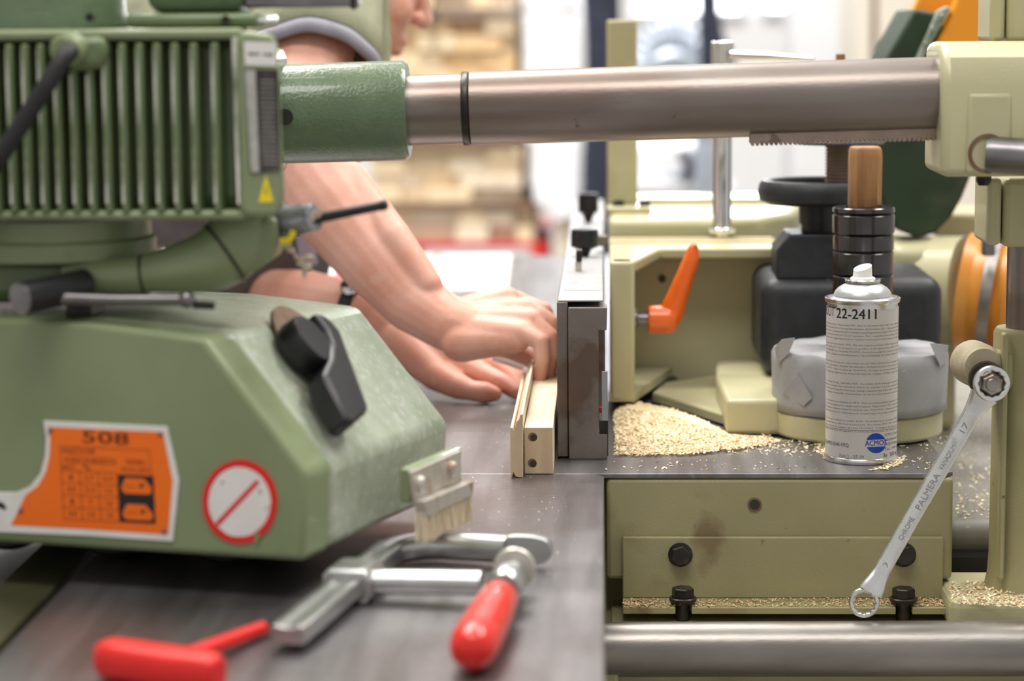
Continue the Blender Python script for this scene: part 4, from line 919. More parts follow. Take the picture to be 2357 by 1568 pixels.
# ================================================================== T-HANDLE HEX KEY
hk = thing('hex_key', Pz(370, 1530, TZ), 'red T-handle hex key lying in front of the feeder', 'hex key')
k0, k1 = Pz(232, 1512, TZ+.013), Pz(505, 1552, TZ+.013)
kd_ = (k1-k0).normalized(); kn = V((-kd_.y, kd_.x, 0))
m = MB(); keys = []
N_ = 14; vs, fs = [], []; sg = 20
for i in range(N_+1):
    t = i/N_; c = k0+(k1-k0)*t
    w_ = .0095+.0042*math.sin(math.pi*min(1, t*1.02))**.6 if 0 < t < 1 else .0085
    h_ = .0120 if 0 < t < 1 else .0095
    for j in range(sg):
        a = 2*math.pi*j/sg; ca, sa = math.cos(a), math.sin(a); vs.append(c+kn*(w_*math.copysign(abs(ca)**.7, ca))+up*(h_*math.copysign(abs(sa)**.7, sa)))
for a in range(N_): fs += [(a*sg+i, a*sg+(i+1) % sg, a*sg+sg+(i+1) % sg, a*sg+sg+i) for i in range(sg)]
fs += [tuple(range(sg))[::-1], tuple(range(N_*sg, N_*sg+sg))]
m.faces(vs, fs).obj('grip', 'red_plastic', hk, True, .002, ang=60)
q0, q1 = Pz(425, 1512, TZ+.0095), Pz(604, 1447, TZ+.0062)
MB().cyl(q0, q1, .0052, .0050, 20).obj('sleeve', 'red_plastic', hk)
qd = (q1-q0).normalized(); MB().lathe(q1-qd*.002, qd, [(0, .0034), (.012, .0034)], 6).obj('hex_tip', 'bolt_black', hk)

# ================================================================== POWER FEEDER
FH = TZ+.030
F0 = Pz(762, 1294, FH)
fx = V((.963, -.27, 0)).normalized(); fn = V((.27, .963, 0)).normalized(); fy = (fn+V((0, 0, -.035)))
pf = thing('power_feeder', tuple(Pz(400, 1330, TZ)), 'green power feeder with finned motor hanging over the table from the arm', 'machine')
FP = lambda px, py: Pp(px, py, F0, fn)
FO = -fn*.0012
face = [(-160, 1240), (-160, 728), (40, 733), (200, 742), (380, 765), (470, 778), (707, 1090), (700, 1293)]
MB().prism([FP(*p) for p in face], fy*.045).obj('front_cover', 'feeder_green', pf, True, .0045, 3)
face2 = [(-160, 1236), (-160, 735), (40, 738), (200, 746), (380, 769), (470, 782), (707, 1092), (701, 1289)]
MB().prism([FP(*p)+fy*.0458 for p in face2], fy*.245).obj('housing', 'feeder_green_pale', pf, True, .006, 3)
SL0, SL1 = FP(470, 778), FP(707, 1090)
sv = (SL1-SL0).normalized(); sn = sv.cross(fy).normalized()
if sn.z < 0: sn = -sn
SP = lambda px, py: Pp(px, py, SL0, sn)
# rubber rollers below
for t in (.125, .215, .305):
    c = F0-fx*(t)+fn*.09; rr = .048
    ro_ = MB().lathe(V((c.x, c.y, TZ+rr)), fn, [(0, rr-.004), (.004, rr), (.10, rr), (.104, rr-.004)], 40).obj('roller', 'rubber_black', pf)
    MB().lathe(V((c.x, c.y, TZ+rr))-fn*.003, fn, [(0, .03), (.11, .03)], 24).obj('roller_hub', 'bolt_black', ro_)
# knob with lever on the slope
kc = SP(702, 802); kp = sn
MB().lathe(kc+kp*.0008, kp, [(0, .037), (.0030, .037), (.0036, .0355)], 56).obj('knob_plate', 'rust_disc', pf)
kcb = Pp(724, 780, kc+kp*.022, kp)-kp*.018
kb = MB().lathe(kcb, kp, [(0, .0215), (.006, .0225), (.017, .0215), (.019, .020)], 48).obj('knob_hub', 'black_plastic', pf)
sq = lambda px, py, h_: Pp(px, py, kc+kp*h_, kp)
P = [sq(*p, .026) for p in ((723, 719), (745, 722), (765, 738), (785, 762), (809, 827), (849, 935), (847, 948), (817, 975), (800, 966), (745, 860), (764, 822), (766, 790), (752, 755))]
MB().prism(P, -kp*.019).obj('knob_lever', 'black_plastic', kb, True, .003, 2)
# brush on the end face
en = fx
EP = lambda px, py: Pp(px, py, F0+fx*.012, fx)
bx0 = FP(704, 1180)
eb = MB().prism([EP(*p) for p in ((918, 1078), (1036, 1028), (1032, 1100), (920, 1158))], fx*.010).obj('brush_mount', 'feeder_green', pf, True, .002)
EP2 = lambda px, py: Pp(px, py, F0+fx*.023, fx)
m = MB().prism([EP2(*p) for p in ((938, 1086), (1054, 1036), (1054, 1108), (950, 1162))], fx*.003); m.obj('brush_plate', 'bracket_zinc', pf, True, .0008)
EP3 = lambda px, py: Pp(px, py, F0+fx*.027, fx)
m = MB().prism([EP3(*p) for p in ((953, 1152), (1068, 1106), (1066, 1140), (958, 1190))], fx*.008); m.obj('brush_channel', 'bracket_zinc', pf, True, .0008)
for (x, y) in ((967, 1114), (1040, 1080)):
    q = MB().lathe(EP3(x, y)-fx*.001, fx, [(0, .0058), (.003, .0058), (.0045, .0045)], 20).obj('brush_screw', 'bracket_zinc', pf)
m = MB(); rb = random.Random(5)
for i in range(620):
    t = rb.random(); x = 954+110*t; yb_ = 1186-46*t; b0 = EP3(x, yb_-8)+fx*rb.uniform(.0005, .0075)
    ln = rb.uniform(.80, 1.0)*.0235; dirn = V((rb.uniform(-.10, .14), rb.uniform(-.12, .12), -1)).normalized(); e_ = b0+dirn*ln
    if e_.z < TZ+.001: e_.z = TZ+.001
    s_ = V((.00028, 0, 0)); m.faces([b0-s_, b0+s_, e_+s_, e_-s_], [(0, 1, 2, 3)])
    s_ = V((0, .00028, 0)); m.faces([b0-s_, b0+s_, e_+s_, e_-s_], [(0, 1, 2, 3)])
q = m.obj('bristles', 'brush_bristle', pf, False); q['kind'] = 'stuff'
# orange rating plate on the front cover
outl = [(-60, 1133), (40, 1133), (70, 1120), (95, 1090), (106, 1050), (108, 1010), (102, 968), (386, 982), (414, 1105), (400, 1246), (200, 1233), (-60, 1222)]
MB().prism([FP(*p)-fn*.0016 for p in outl], fn*.0016).obj('rating_plate', 'sticker_white', pf, True, .0004)
orange = [(62, 1138), (90, 1118), (108, 1085), (116, 1050), (118, 1010), (113, 982), (378, 994), (400, 1105), (390, 1230), (200, 1217), (28, 1208)]
MB().faces([FP(*p)-fn*.0018 for p in orange], [tuple(range(len(orange)))]).obj('plate_field', 'orange_plate', pf, False)
o2 = -fn*.0020
m = MB()
for dx in (0, 2): text_on(m, '508', ((192+dx, 990), (297+dx, 995), (298+dx, 1024), (192+dx, 1018)), FP, o2)
m.obj('model_number', 'ink_brown', pf, False)
m = MB()
text_on(m, 'MASCH.NR', ((147, 1030), (222, 1032), (222, 1046), (147, 1044)), FP, o2)
text_on(m, 'VORSCHUBGESCH.', ((150, 1050), (272, 1054), (272, 1069), (150, 1065)), FP, o2)
text_on(m, 'M/MIN.', ((293, 1056), (340, 1058), (340, 1071), (293, 1069)), FP, o2)
text_on(m, 'MOT.', ((146, 1068), (178, 1069), (178, 1081), (146, 1080)), FP, o2)
text_on(m, 'ROLLEN', ((284, 1074), (345, 1077), (345, 1088), (284, 1085)), FP, o2)
def bl(u, v):    # table corner frame of the printed grid
    a0_, a1_, b1_, b0_ = (144, 1082), (272, 1088), (278, 1200), (150, 1194)
    return ((a0_[0]*(1-u)+a1_[0]*u)*(1-v)+(b0_[0]*(1-u)+b1_[0]*u)*v, (a0_[1]*(1-u)+a1_[1]*u)*(1-v)+(b0_[1]*(1-u)+b1_[1]*u)*v)
def line(u0, v0, u1, v1, wv=.7):
    (xa, ya), (xb, yb) = bl(u0, v0), bl(u1, v1)
    if abs(xa-xb) > abs(ya-yb): q = [(xa, ya-wv), (xb, yb-wv), (xb, yb+wv), (xa, ya+wv)]
    else: q = [(xa-wv, ya), (xa+wv, ya), (xb+wv, yb), (xb-wv, yb)]
    m.faces([FP(*p)+o2 for p in q], [(0, 1, 2, 3)])
for i in range(5): line(0, i/4, 1, i/4)
for i in range(4): line(i/3, 0, i/3, 1)
line(0, -.5, 1.6, -.5); line(0, -.5, 0, 0); line(1.6, -.5, 1.65, 1)
rows = (('I', '2,7', '6,5'), ('II', '5,4', '13'), ('I', '7', '16'), ('II', '14', '33'))
for r_, row in enumerate(rows):
    for c_, s in enumerate(row):
        wd = .11*len(s)/2; u = (c_+.5)/3; v0, v1 = (r_+.3)/4, (r_+.72)/4
        text_on(m, s, (bl(u-wd/2, v0), bl(u+wd/2, v0), bl(u+wd/2, v1), bl(u-wd/2, v1)), FP, o2)
for (a, b_, c_, d_) in ((193, 1070, 210, 1080), (233, 1081, 252, 1071)): m.faces([FP(a, b_)+o2, FP(a+5, b_-2)+o2, FP(c_+2, d_)+o2, FP(c_-2, d_+2)+o2], [(0, 1, 2, 3)])
m.obj('plate_print', 'ink_brown', pf, False)
m = MB(); m.faces([FP(*p)+o2 for p in ((274, 1091), (356, 1095), (361, 1205), (279, 1201))], [(0, 1, 2, 3)]); m.obj('pictogram_field', 'ink_black', pf, False)
m = MB()
for dy, dx in ((0, 0), (60, 3)):
    P = [(283+dx, 1118+dy), (292+dx, 1099+dy), (335+dx, 1101+dy), (352+dx, 1122+dy), (352+dx, 1133+dy), (345+dx, 1137+dy), (292+dx, 1135+dy), (284+dx, 1128+dy)]
    m.faces([FP(*p)-fn*.0022 for p in P], [tuple(range(8))])
m.obj('pictogram', 'orange_plate', pf, False)
m = MB()
for dy, dx in ((0, 0), (60, 3)):
    m.faces([FP(*p)-fn*.0024 for p in ((322+dx, 1118+dy), (330+dx, 1110+dy), (336+dx, 1114+dy), (330+dx, 1123+dy))], [(0, 1, 2, 3)])
    m.faces([FP(*p)-fn*.0024 for p in ((290+dx, 1117+dy), (316+dx, 1118+dy), (316+dx, 1119.5+dy), (290+dx, 1118.5+dy))], [(0, 1, 2, 3)])
m.obj('pictogram_detail', 'ink_brown', pf, False)
for (x, y) in ((119, 990), (371, 999), (380, 1222), (51, 1174)):
    MB().lathe(FP(x, y)-fn*.0018, -fn, [(0, .0018), (.0006, .0016), (.0010, .0008)], 14).obj('plate_rivet', 'rod_steel', pf)
m = MB(); m.faces([FP(*p)-fn*.0018 for p in ((-20, 1152), (0, 1153), (12, 1158), (18, 1170), (14, 1174), (4, 1168), (-20, 1170))], [tuple(range(7))]); m.obj('letter_fragment', 'ink_black', pf, False)
# prohibition sticker
ec = (553, 1155); ea, eb_ = 86, 97
def ell(f, n=40, a0=0, a1=360): return [(ec[0]+ea*f*math.cos(math.radians(a0+(a1-a0)*i/n)), ec[1]+eb_*f*math.sin(math.radians(a0+(a1-a0)*i/n))) for i in range(n)]
MB().prism([FP(*p)-fn*.0010 for p in ell(1)], fn*.0010).obj('warning_sticker', 'ink_red', pf, False)
rw = random.Random(2)
P = [(ec[0]+(x-ec[0])*.83*rw.uniform(.99, 1.01), ec[1]+(y-ec[1])*.83*rw.uniform(.99, 1.01)) for x, y in ell(1)]
MB().faces([FP(*p)-fn*.0012 for p in P], [tuple(range(len(P)))]).obj('sticker_field', 'sticker_white', pf, False)
m = MB(); m.faces([FP(*p)-fn*.0014 for p in ((497, 1203), (592, 1103), (600, 1110), (505, 1211))], [(0, 1, 2, 3)]); m.obj('sticker_bar', 'ink_red', pf, False)
m = MB()
for P in ([(588, 1250), (591, 1218), (600, 1230), (594, 1256)], [(512, 1105), (517, 1108), (515, 1114), (511, 1111)], [(598, 1126), (604, 1130), (602, 1136), (597, 1132)], [(612, 1166), (616, 1168), (614, 1174)]): m.faces([FP(*p)-fn*.0016 for p in P], [tuple(range(len(P)))])
m.obj('sticker_tear', 'feeder_green', pf, False)
# motor: finned body
YMo = 1.668; km = mpp(YMo)
bxl, bxr = Py(-330, 300, YMo).x, Py(548, 300, YMo).x
zmt, zmb = Py(300, 66, YMo).z, Py(300, 507, YMo).z
MB().prism([(bxl, YMo+.016, zmb+.004), (bxr+.024, YMo+.016, zmb+.004), (bxr+.006, YMo+.15, zmb+.004), (bxl, YMo+.19, zmb+.004)], (0, 0, zmt-zmb-.008)).obj('motor_body', 'feeder_green_dark', pf, True, .012, 3)
MB().box((bxl, YMo-.004, zmb), (bxr+.004, YMo+.03, zmb+.007)).obj('motor_bottom_rim', 'feeder_green', pf, True, .003, 2)
MB().box((bxl, YMo-.004, zmt-.008), (bxr+.004, YMo+.03, zmt)).obj('motor_top_rim', 'feeder_green', pf, True, .003, 2)
fin = None
for px in (-16, 21, 57, 93, 129, 166, 204, 241, 279, 319, 359, 400, 443, 491):
    ca = Py(px+9, 300, YMo); z0_, z1_ = zmb+.006, zmt-.010
    if px in (166, 204): z1_ = Py(px, 160, YMo).z
    m = MB(); zc0 = z0_
    m.prism([(-.0042, .018, 0), (-.0026, -.006, 0), (.0026, -.006, 0), (.0042, .018, 0)], (0, 0, z1_-z0_))
    f_ = m.obj('cooling_fin', 'feeder_green_dark', pf, True, .0014, 2, origin=None); f_.location = V((ca.x, YMo, z0_))
    w_ = MB().prism([(-.0024, -.0064, .006), (-.0003, -.0064, .006), (-.0003, -.0064, z1_-z0_-.004), (-.0024, -.0064, z1_-z0_-.004)], (0, .0005, 0)).obj('fin_edge', 'feeder_edge_wear', None, False)
    w_.location = f_.location; w_.parent = f_; w_.location = (0, 0, 0)
# terminal plate on the right of the motor
MB().prism([Py(*p, YMo-.006) for p in ((540, 92), (560, 70), (628, 78), (640, 98), (656, 450), (648, 478), (640, 500), (560, 500), (548, 470))], (-.012, .05, 0)).obj('terminal_plate', 'feeder_green', pf, True, .004, 3)
MB().prism([Py(*p, YMo-.0068) for p in ((533, 86), (545, 84), (552, 470), (546, 470))], (0, .002, 0)).obj('plate_worn_edge', 'feeder_edge_wear', pf, False)
PT = planeY(YMo-.0064)
MB().faces([PT(*p) for p in ((561, 95), (635, 97), (637, 152), (564, 150))], [(0, 1, 2, 3)]).obj('arrow_sticker', 'sticker_white', pf, False)
m = MB(); PT2 = planeY(YMo-.0066)
for P in ([(569, 124), (578, 119), (578, 122), (597, 122), (597, 127), (578, 126), (578, 129)], [(630, 126), (621, 121), (621, 124), (605, 123), (605, 127), (621, 128), (621, 131)]): m.faces([PT2(*p) for p in P], [tuple(range(7))])
m.obj('arrow_print', 'ink_black', pf, False)
MB().prism([PT(*p) for p in ((563, 158), (641, 161), (645, 393), (576, 400))], (0, -.0006, 0)).obj('type_plate', 'plate_dark', pf, False)
PT3 = planeY(YMo-.0074)
MB().faces([PT3(*p) for p in ((564, 160), (588, 161), (597, 396), (578, 397))], [(0, 1, 2, 3)]).obj('type_plate_column', 'plate_silver', pf, False)
m = MB()
for i in range(18): m.faces([PT3(*p) for p in ((598+i*.4, 185+i*11.2), (632+i*.45, 185+i*11.2), (632+i*.45, 187+i*11.2), (598+i*.4, 187+i*11.2))], [(0, 1, 2, 3)])
m.obj('type_plate_print', 'plate_silver', pf, False)
MB().faces([PT(*p) for p in ((612, 402), (630, 465), (595, 466))], [(0, 1, 2)]).obj('hazard_triangle', 'sticker_yellow', pf, False)
m = MB(); m.faces([PT2(*p) for p in ((611, 428), (615, 436), (612, 436), (616, 450), (608, 440), (611, 440))], [tuple(range(6))]); m.obj('hazard_bolt', 'ink_brown', pf, False)
# cable gland and cable
m = MB().prism([Py(*p, YMo-.012) for p in ((130, 95), (150, 82), (240, 84), (248, 120), (235, 160), (170, 165), (135, 140))], (0, .03, 0)); m.obj('gland_casting', 'feeder_green_dark', pf, True, .006, 3)
MB().lathe(Py(168, 112, YMo-.008), (-.3, -1, -.15), [(0, .012), (.012, .0115), (.014, .009)], 24).obj('cable_gland', 'feeder_green', pf)
MB().tube(curve([Py(172, 112, YMo-.012), Py(150, 130, YMo-.03), Py(108, 195, YMo-.038), Py(50, 285, YMo-.04), Py(-10, 375, YMo-.04), Py(-80, 470, YMo-.03), Py(-160, 600, YMo-.01)], 8), .0062, 16).obj('motor_cable', 'rubber_black', pf)
# cap above and box above
MB().lathe(Py(90, 66, YMo+.08)-V((0, 0, 0)), (0, 0, 1), [(-.003, .066), (.006, .066), (.012, .063), (.09, .061)], 56).obj('fan_cap', 'hammer_green', pf)
MB().boxpx(287, 30, 592, 64, YMo+.015, YMo+.13).obj('switch_base', 'feeder_green_dark', pf, True, .004)
MB().boxpx(330, -90, 560, 31, YMo+.02, YMo+.12).obj('switch_box', 'hammer_green', pf, True, .012, 3)
for (x, y) in ((208, 40), (520, 45)): MB().lathe(Py(x, y, YMo+(.018 if x < 300 else .014)), (0, -1, 0), [(0, .003), (.003, .003)], 14).obj('cap_screw', 'bolt_black', pf)
MB().boxpx(560, -14, 826, 18, YMo+.03, YMo+.045).obj('lifting_bar', 'rod_steel', pf, True, .002)
MB().boxpx(806, -16, 818, 22, YMo+.028, YMo+.047).obj('bar_stop', 'bolt_black', pf, True, .001)
# flange, swivel elbow
fc = Py(125, 560, YMo+.085)
MB().lathe((fc.x, YMo+.085, Py(125, 590, YMo+.085).z), (0, 0, 1), [(0, .068), (.002, .074), (.014, .0745), (.016, .071), (.030, .071)], 64).obj('gearbox_flange', 'feeder_green', pf)
MB().boxpx(-200, 588, 330, 700, YMo+.05, YMo+.16).obj('gearbox', 'feeder_green_dark', pf, True, .01)
Ye = YMo+.03
pth = curve([Py(150, 640, Ye), Py(240, 636, Ye), Py(330, 630, Ye), Py(420, 616, Ye), Py(500, 592, Ye+.004), Py(548, 545, Ye+.01), Py(562, 470, Ye+.016)], 8)
MB().tube(pth, lerps([.0125, .0125, .0135, .0185, .0235, .0250, .0235], 8), 28).obj('swivel_elbow', 'feeder_green', pf, ang=60)
MB().prism([Py(*p, Ye-.006) for p in ((550, 500), (640, 500), (640, 560), (625, 600), (590, 625), (545, 640), (565, 590))], (0, .06, 0)).obj('swivel_knuckle', 'feeder_green', pf, True, .009, 4)
for t, r_ in ((16, .0145), (34, .0258)):
    ax_ = (pth[t+1]-pth[t-1]).normalized(); MB().lathe(pth[t]-ax_*.001, ax_, [(0, r_-.0008), (.001, r_), (.002, r_-.0008)], 32).obj('elbow_seam', 'bolt_black', pf)
# clamping handle in front
g0, g1 = Py(196, 655, Ye-.012), Py(48, 688, Ye-.055)
gd = (g1-g0)
MB().lathe(g0, gd, [(0, .0115), (gd.length-.002, .0115), (gd.length, .0105)], 36).obj('handle_hub', 'black_plastic', pf)
MB().lathe(g1, gd, [(0, .0112), (.0012, .0110), (.0016, .0095)], 36).obj('hub_cap', 'rod_steel', pf)
MB().tube([Py(100, 686, Ye-.036), Py(260, 691, Ye-.038), Py(424, 691, Ye-.040)], [.0050, .0045, .0040], 16).obj('handle_bar', 'rod_steel', pf)
MB().ball(Py(430, 690, Ye-.040), .0062, 20, 12).obj('handle_ball', 'rod_steel', pf)
MB().tube([Py(445, 701, Ye-.036), Py(494, 704, Ye-.036)], [.0030, .0028], 10).obj('handle_tip', 'black_plastic', pf)
MB().boxpx(150, 700, 210, 735, Ye-.01, Ye+.04).obj('handle_foot', 'bolt_black', pf, True, .002)
# sleeve that takes the arm
MB().lathe(at_px(645), ad, [(-.12, .0405), ((at_px(941)-at_px(645)).length-.004, .0412), ((at_px(941)-at_px(645)).length, .0385)], 72).obj('arm_sleeve', 'hammer_green', pf)
h_ = at_px(668)+V((0, -.0408, 0))+V((0, 0, -.001)); MB().lathe(h_, (0, -1, 0), [(0, .0066), (.0006, .0066)], 28).obj('sleeve_hole', 'bed_dark', pf)
MB().box((Py(300, 250, 1.86).x, YMo+.17, Py(500, 420, 1.9).z), (Py(640, 250, 1.95).x, 2.02, Py(500, 110, 1.9).z)).obj('arm_bracket', 'feeder_green_dark', pf, True, .01)
# taped hose end, black rod and hanging lint
m = MB(); t0 = Py(610, 520, Ye+.02); t1 = Py(725, 500, Ye+.0); tp_ = curve([t0, (t0+t1)/2, t1], 10)
m.tube(tp_, [.0125+.0016*noise.noise(V((i*1.3, 0, 0))) - .0035*(i/len(tp_))**2 for i in range(len(tp_))], 20); m.obj('taped_end', 'foil_tape', pf, True, ang=70)
MB().tube([Py(715, 506, Ye), Py(880, 473, Ye-.01)], [.0037, .0035], 16).obj('black_rod', 'black_plastic', pf)
MB().lathe(Py(876, 474, Ye-.01), Py(892, 470, Ye-.011)-Py(876, 474, Ye-.01), [(0, .0040), (.004, .0040), (.005, .003)], 16).obj('rod_tip', 'black_plastic', pf)
MB().tube(curve([Py(645, 556, Ye-.004), Py(665, 552, Ye-.006), Py(676, 532, Ye-.007)], 5), [.0024]*11, 8, flat=.5).obj('yellow_tape', 'sticker_yellow', pf)
m = MB(); rl = random.Random(9)
for i in range(26):
    t = rl.random(); x, y = (718+22*t, 508-26*t) if i < 12 else (660+45*t, 566+50*t)
    m.ball(Py(x+rl.uniform(-5, 5), y+rl.uniform(-5, 5), Ye-.004), (rl.uniform(.001, .0028), rl.uniform(.001, .002), rl.uniform(.001, .0032)), 8, 6)
for i in range(14): m.ball(Py(702+rl.uniform(-9, 12), 607+rl.uniform(-14, 18), Ye-.004), rl.uniform(.0012, .0028), 8, 6)
m.tube(curve([Py(646, 562, Ye), Py(670, 578, Ye), Py(692, 600, Ye-.002), Py(702, 640, Ye-.002)], 5), .0012, 6)
m.obj('sawdust_lint', 'lint', pf, True, ang=80)

# ================================================================== PERSON
pe = thing('person', (-.62, 2.9, 0), 'person in olive T-shirt and dark apron leaning over the table holding the wood', 'person')
body = MB()
def K(px, py, Y): return Py(px, py, Y)
def chain(pts, seg=18):
    for (p, r), (q, s) in zip(pts[:-1], pts[1:]): body.capsule(p, q, r, s, seg)
SR, EL = K(735, -120, 2.735), K(678, 350, 2.52)
chain([(SR, .058), (K(712, 110, 2.63), .050), (EL, .043)])
chain([(EL, .043), (K(765, 467, 2.495), .0475), (K(868, 592, 2.465), .0415), (K(952, 693, 2.44), .0330), (K(1032, 748, 2.42), .0275)])
# tendon ridge and elbow bone
chain([(K(800, 410, 2.49), .020), (K(905, 545, 2.445), .018), (K(985, 655, 2.425), .015)])
# right hand
WRr = K(1032, 748, 2.42)
mcp = [K(1204, 768, 2.384), K(1219, 738, 2.40), K(1217, 712, 2.422), K(1190, 697, 2.447)]
for q, r1, r2 in zip(mcp, (.021, .0205, .020, .019), (.0125, .0125, .0125, .0125)):
    st = WRr + (q-mcp[1])*.42 + V((.012, 0, 0)); body.capsule(st, q, r1, r2)
body.capsule(K(1062, 786, 2.405), K(1190, 782, 2.385), .0215, .0135)
body.capsule(K(1085, 720, 2.435), K(1165, 690, 2.44), .019, .0140)
body.capsule(WRr, K(1085, 762, 2.415), .0275, .026)
fing = [
 [(K(1206, 768, 2.382), .0105), (K(1246, 786, 2.372), .0088), (K(1249, 830, 2.370), .0080), (K(1242, 866, 2.374), .0070)],
 [(K(1220, 738, 2.40), .0110), (K(1266, 776, 2.390), .0092), (K(1270, 822, 2.388), .0084), (K(1261, 860, 2.392), .0074)],
 [(K(1218, 712, 2.42), .0110), (K(1268, 744, 2.415), .0093), (K(1277, 800, 2.413), .0085), (K(1266, 850, 2.417), .0075)],
 [(K(1192, 697, 2.445), .0108), (K(1252, 716, 2.445), .0090), (K(1274, 772, 2.443), .0082), (K(1268, 830, 2.445), .0073)],
 [(K(1110, 782, 2.455), .0150), (K(1170, 800, 2.460), .0118), (K(1218, 824, 2.455), .0095), (K(1232, 838, 2.45), .0080)]]
for f in fing: chain(f, 16)
# left forearm and hand, palm on the table
LS, LE = V((-.44, 3.06, 1.30)), K(520, 700, 2.86)
chain([(LS, .055), ((LS+LE)/2+V((-.03, 0, 0)), .047), (LE, .042)])
LW = K(850, 716, 2.60)
chain([(LE, .042), (K(700, 694, 2.68), .036), (LW, .0275)])
lm = [K(1042, 826, 2.545), K(1078, 812, 2.562), K(1092, 800, 2.585), K(1088, 792, 2.607)]
for q, r1, r2 in zip(lm, (.023, .0225, .022, .021), (.0160, .0135, .0125, .012)):
    body.capsule(LW+(q-lm[1])*.35+V((.014, 0, -.006)), q, r1, r2)
body.capsule(K(920, 790, 2.565), K(1010, 868, 2.530), .0235, .0165)
lf = [
 [(K(1042, 828, 2.545), .0150), (K(1112, 862, 2.525), .0120), (K(1164, 885, 2.508), .0100), (K(1188, 902, 2.498), .0085)],
 [(K(1078, 812, 2.562), .0135), (K(1150, 845, 2.548), .0110), (K(1186, 874, 2.532), .0095), (K(1196, 896, 2.522), .0080)],
 [(K(1092, 800, 2.585), .0120), (K(1160, 828, 2.572), .0100), (K(1194, 856, 2.560), .0085), (K(1202, 878, 2.55), .0075)],
 [(K(1088, 792, 2.607), .0110), (K(1148, 812, 2.600), .0090), (K(1180, 836, 2.59), .0080), (K(1196, 852, 2.585), .0070)],
 [(K(1000, 862, 2.532), .0170), (K(1056, 890, 2.504), .0138), (K(1084, 899, 2.497), .0108), (K(1116, 904, 2.492), .0116), (K(1139, 907, 2.490), .0080)]]
for f in lf: chain(f, 16)
# trunk, neck, legs
PV = V((-.66, 2.92, .93)); CH = V((-.47, 2.89, 1.24)); NB = V((-.375, 2.90, 1.345))
chain([(PV, .135), (V((-.59, 2.91, 1.06)), .125), (CH, .135), (NB, .075)], 24)
chain([(CH, .11), (V((-.39, 2.80, 1.30)), .085), (SR, .058)], 20); chain([(CH, .11), (V((-.43, 3.0, 1.29)), .08), (LS, .055)], 20)
for s_ in (-.10, .10):
    hp_ = PV+V((-.01, s_, -.03)); kn = V((-.63, 2.92+s_*1.1, .50)); an = V((-.70, 2.92+s_*1.1, .09))
    chain([(hp_, .088), (kn, .056), ((kn+an)/2+V((-.02, 0, .05)), .052), (an, .036)]); chain([(an-V((.03, 0, .045)), .036), (an+V((.13, 0, -.055)), .032)])
# head: facing right, bent forward
HC = V((-.300, 2.85, 1.338))
chain([(NB, .062), (HC+V((-.02, .01, -.02)), .060)])
hr = Matrix.Rotation(math.radians(28), 3, 'Z') @ Matrix.Rotation(math.radians(20), 3, 'Y')
def hp(x, y, z): return HC + hr @ V((x, y, z))
body.ball(hp(-.01, 0, .03), (.098, .076, .090), 28, 18, hr)
body.ball(hp(.035, 0, -.025), (.058, .062, .085), 24, 16, hr)
body.ball(hp(.040, 0, -.090), (.040, .045, .035), 20, 12, hr)          # jaw
body.capsule(hp(.060, 0, -.112), hp(.068, 0, -.108), .018, .014)       # chin
body.capsule(hp(.088, 0, .018), hp(.112, 0, -.022), .009, .0125)       # nose
body.ball(hp(.100, -.011, -.026), .0085, 12, 8); body.ball(hp(.100, .011, -.026), .0085, 12, 8)
body.capsule(hp(.086, -.020, -.058), hp(.086, .020, -.058), .0075, .0075); body.capsule(hp(.084, -.018, -.070), hp(.084, .018, -.070), .0085, .0085)
body.capsule(hp(.080, -.036, .032), hp(.080, .036, .032), .012, .012)  # brow
body.ball(hp(.055, -.042, -.030), (.024, .018, .024), 14, 10, hr); body.ball(hp(.055, .042, -.030), (.024, .018, .024), 14, 10, hr)
for s_ in (-1, 1): body.ball(hp(-.012, s_*.074, -.012), (.020, .008, .032), 14, 10, hr)
bo = body.obj('body', 'skin', pe, True, ang=180)
r = bo.modifiers.new('remesh', 'REMESH'); r.mode = 'VOXEL'; r.voxel_size = .0023; r.use_smooth_shade = True
r = bo.modifiers.new('smooth', 'SMOOTH'); r.iterations = 4; r.factor = .5
for s_ in (-1, 1):
    e = MB().ball(hp(.078, s_*.030, .012), .0105, 16, 10).obj('eye', 'sticker_white', pe); MB().ball(hp(.0865, s_*.0305, .010), .0045, 10, 8).obj('iris', 'ink_black', e)
m = MB(); m.ball(hp(-.022, 0, .045), (.100, .082, .090), 28, 18, hr); bmesh.ops.bisect_plane(m.bm, geom=m.bm.verts[:]+m.bm.edges[:]+m.bm.faces[:], plane_co=hp(.02, 0, .02), plane_no=hr @ V((.8, 0, -.6)), clear_outer=True); m.obj('hair', 'hair', pe).modifiers.new('so', 'SOLIDIFY').thickness = .004
# T-shirt
sh = MB()
def sc2(pts, seg=24):
    for (p, r), (q, s) in zip(pts[:-1], pts[1:]): sh.capsule(p, q, r, s, seg)
sc2([(PV+V((0, 0, .04)), .150), (V((-.59, 2.91, 1.06)), .143), (CH, .152), (NB+V((-.02, 0, -.03)), .080)])
sc2([(CH, .14), (V((-.385, 2.80, 1.285)), .105), (SR+V((-.005, 0, .0)), .074)]); sc2([(CH, .13), (V((-.43, 3.0, 1.28)), .10), (LS, .072)])
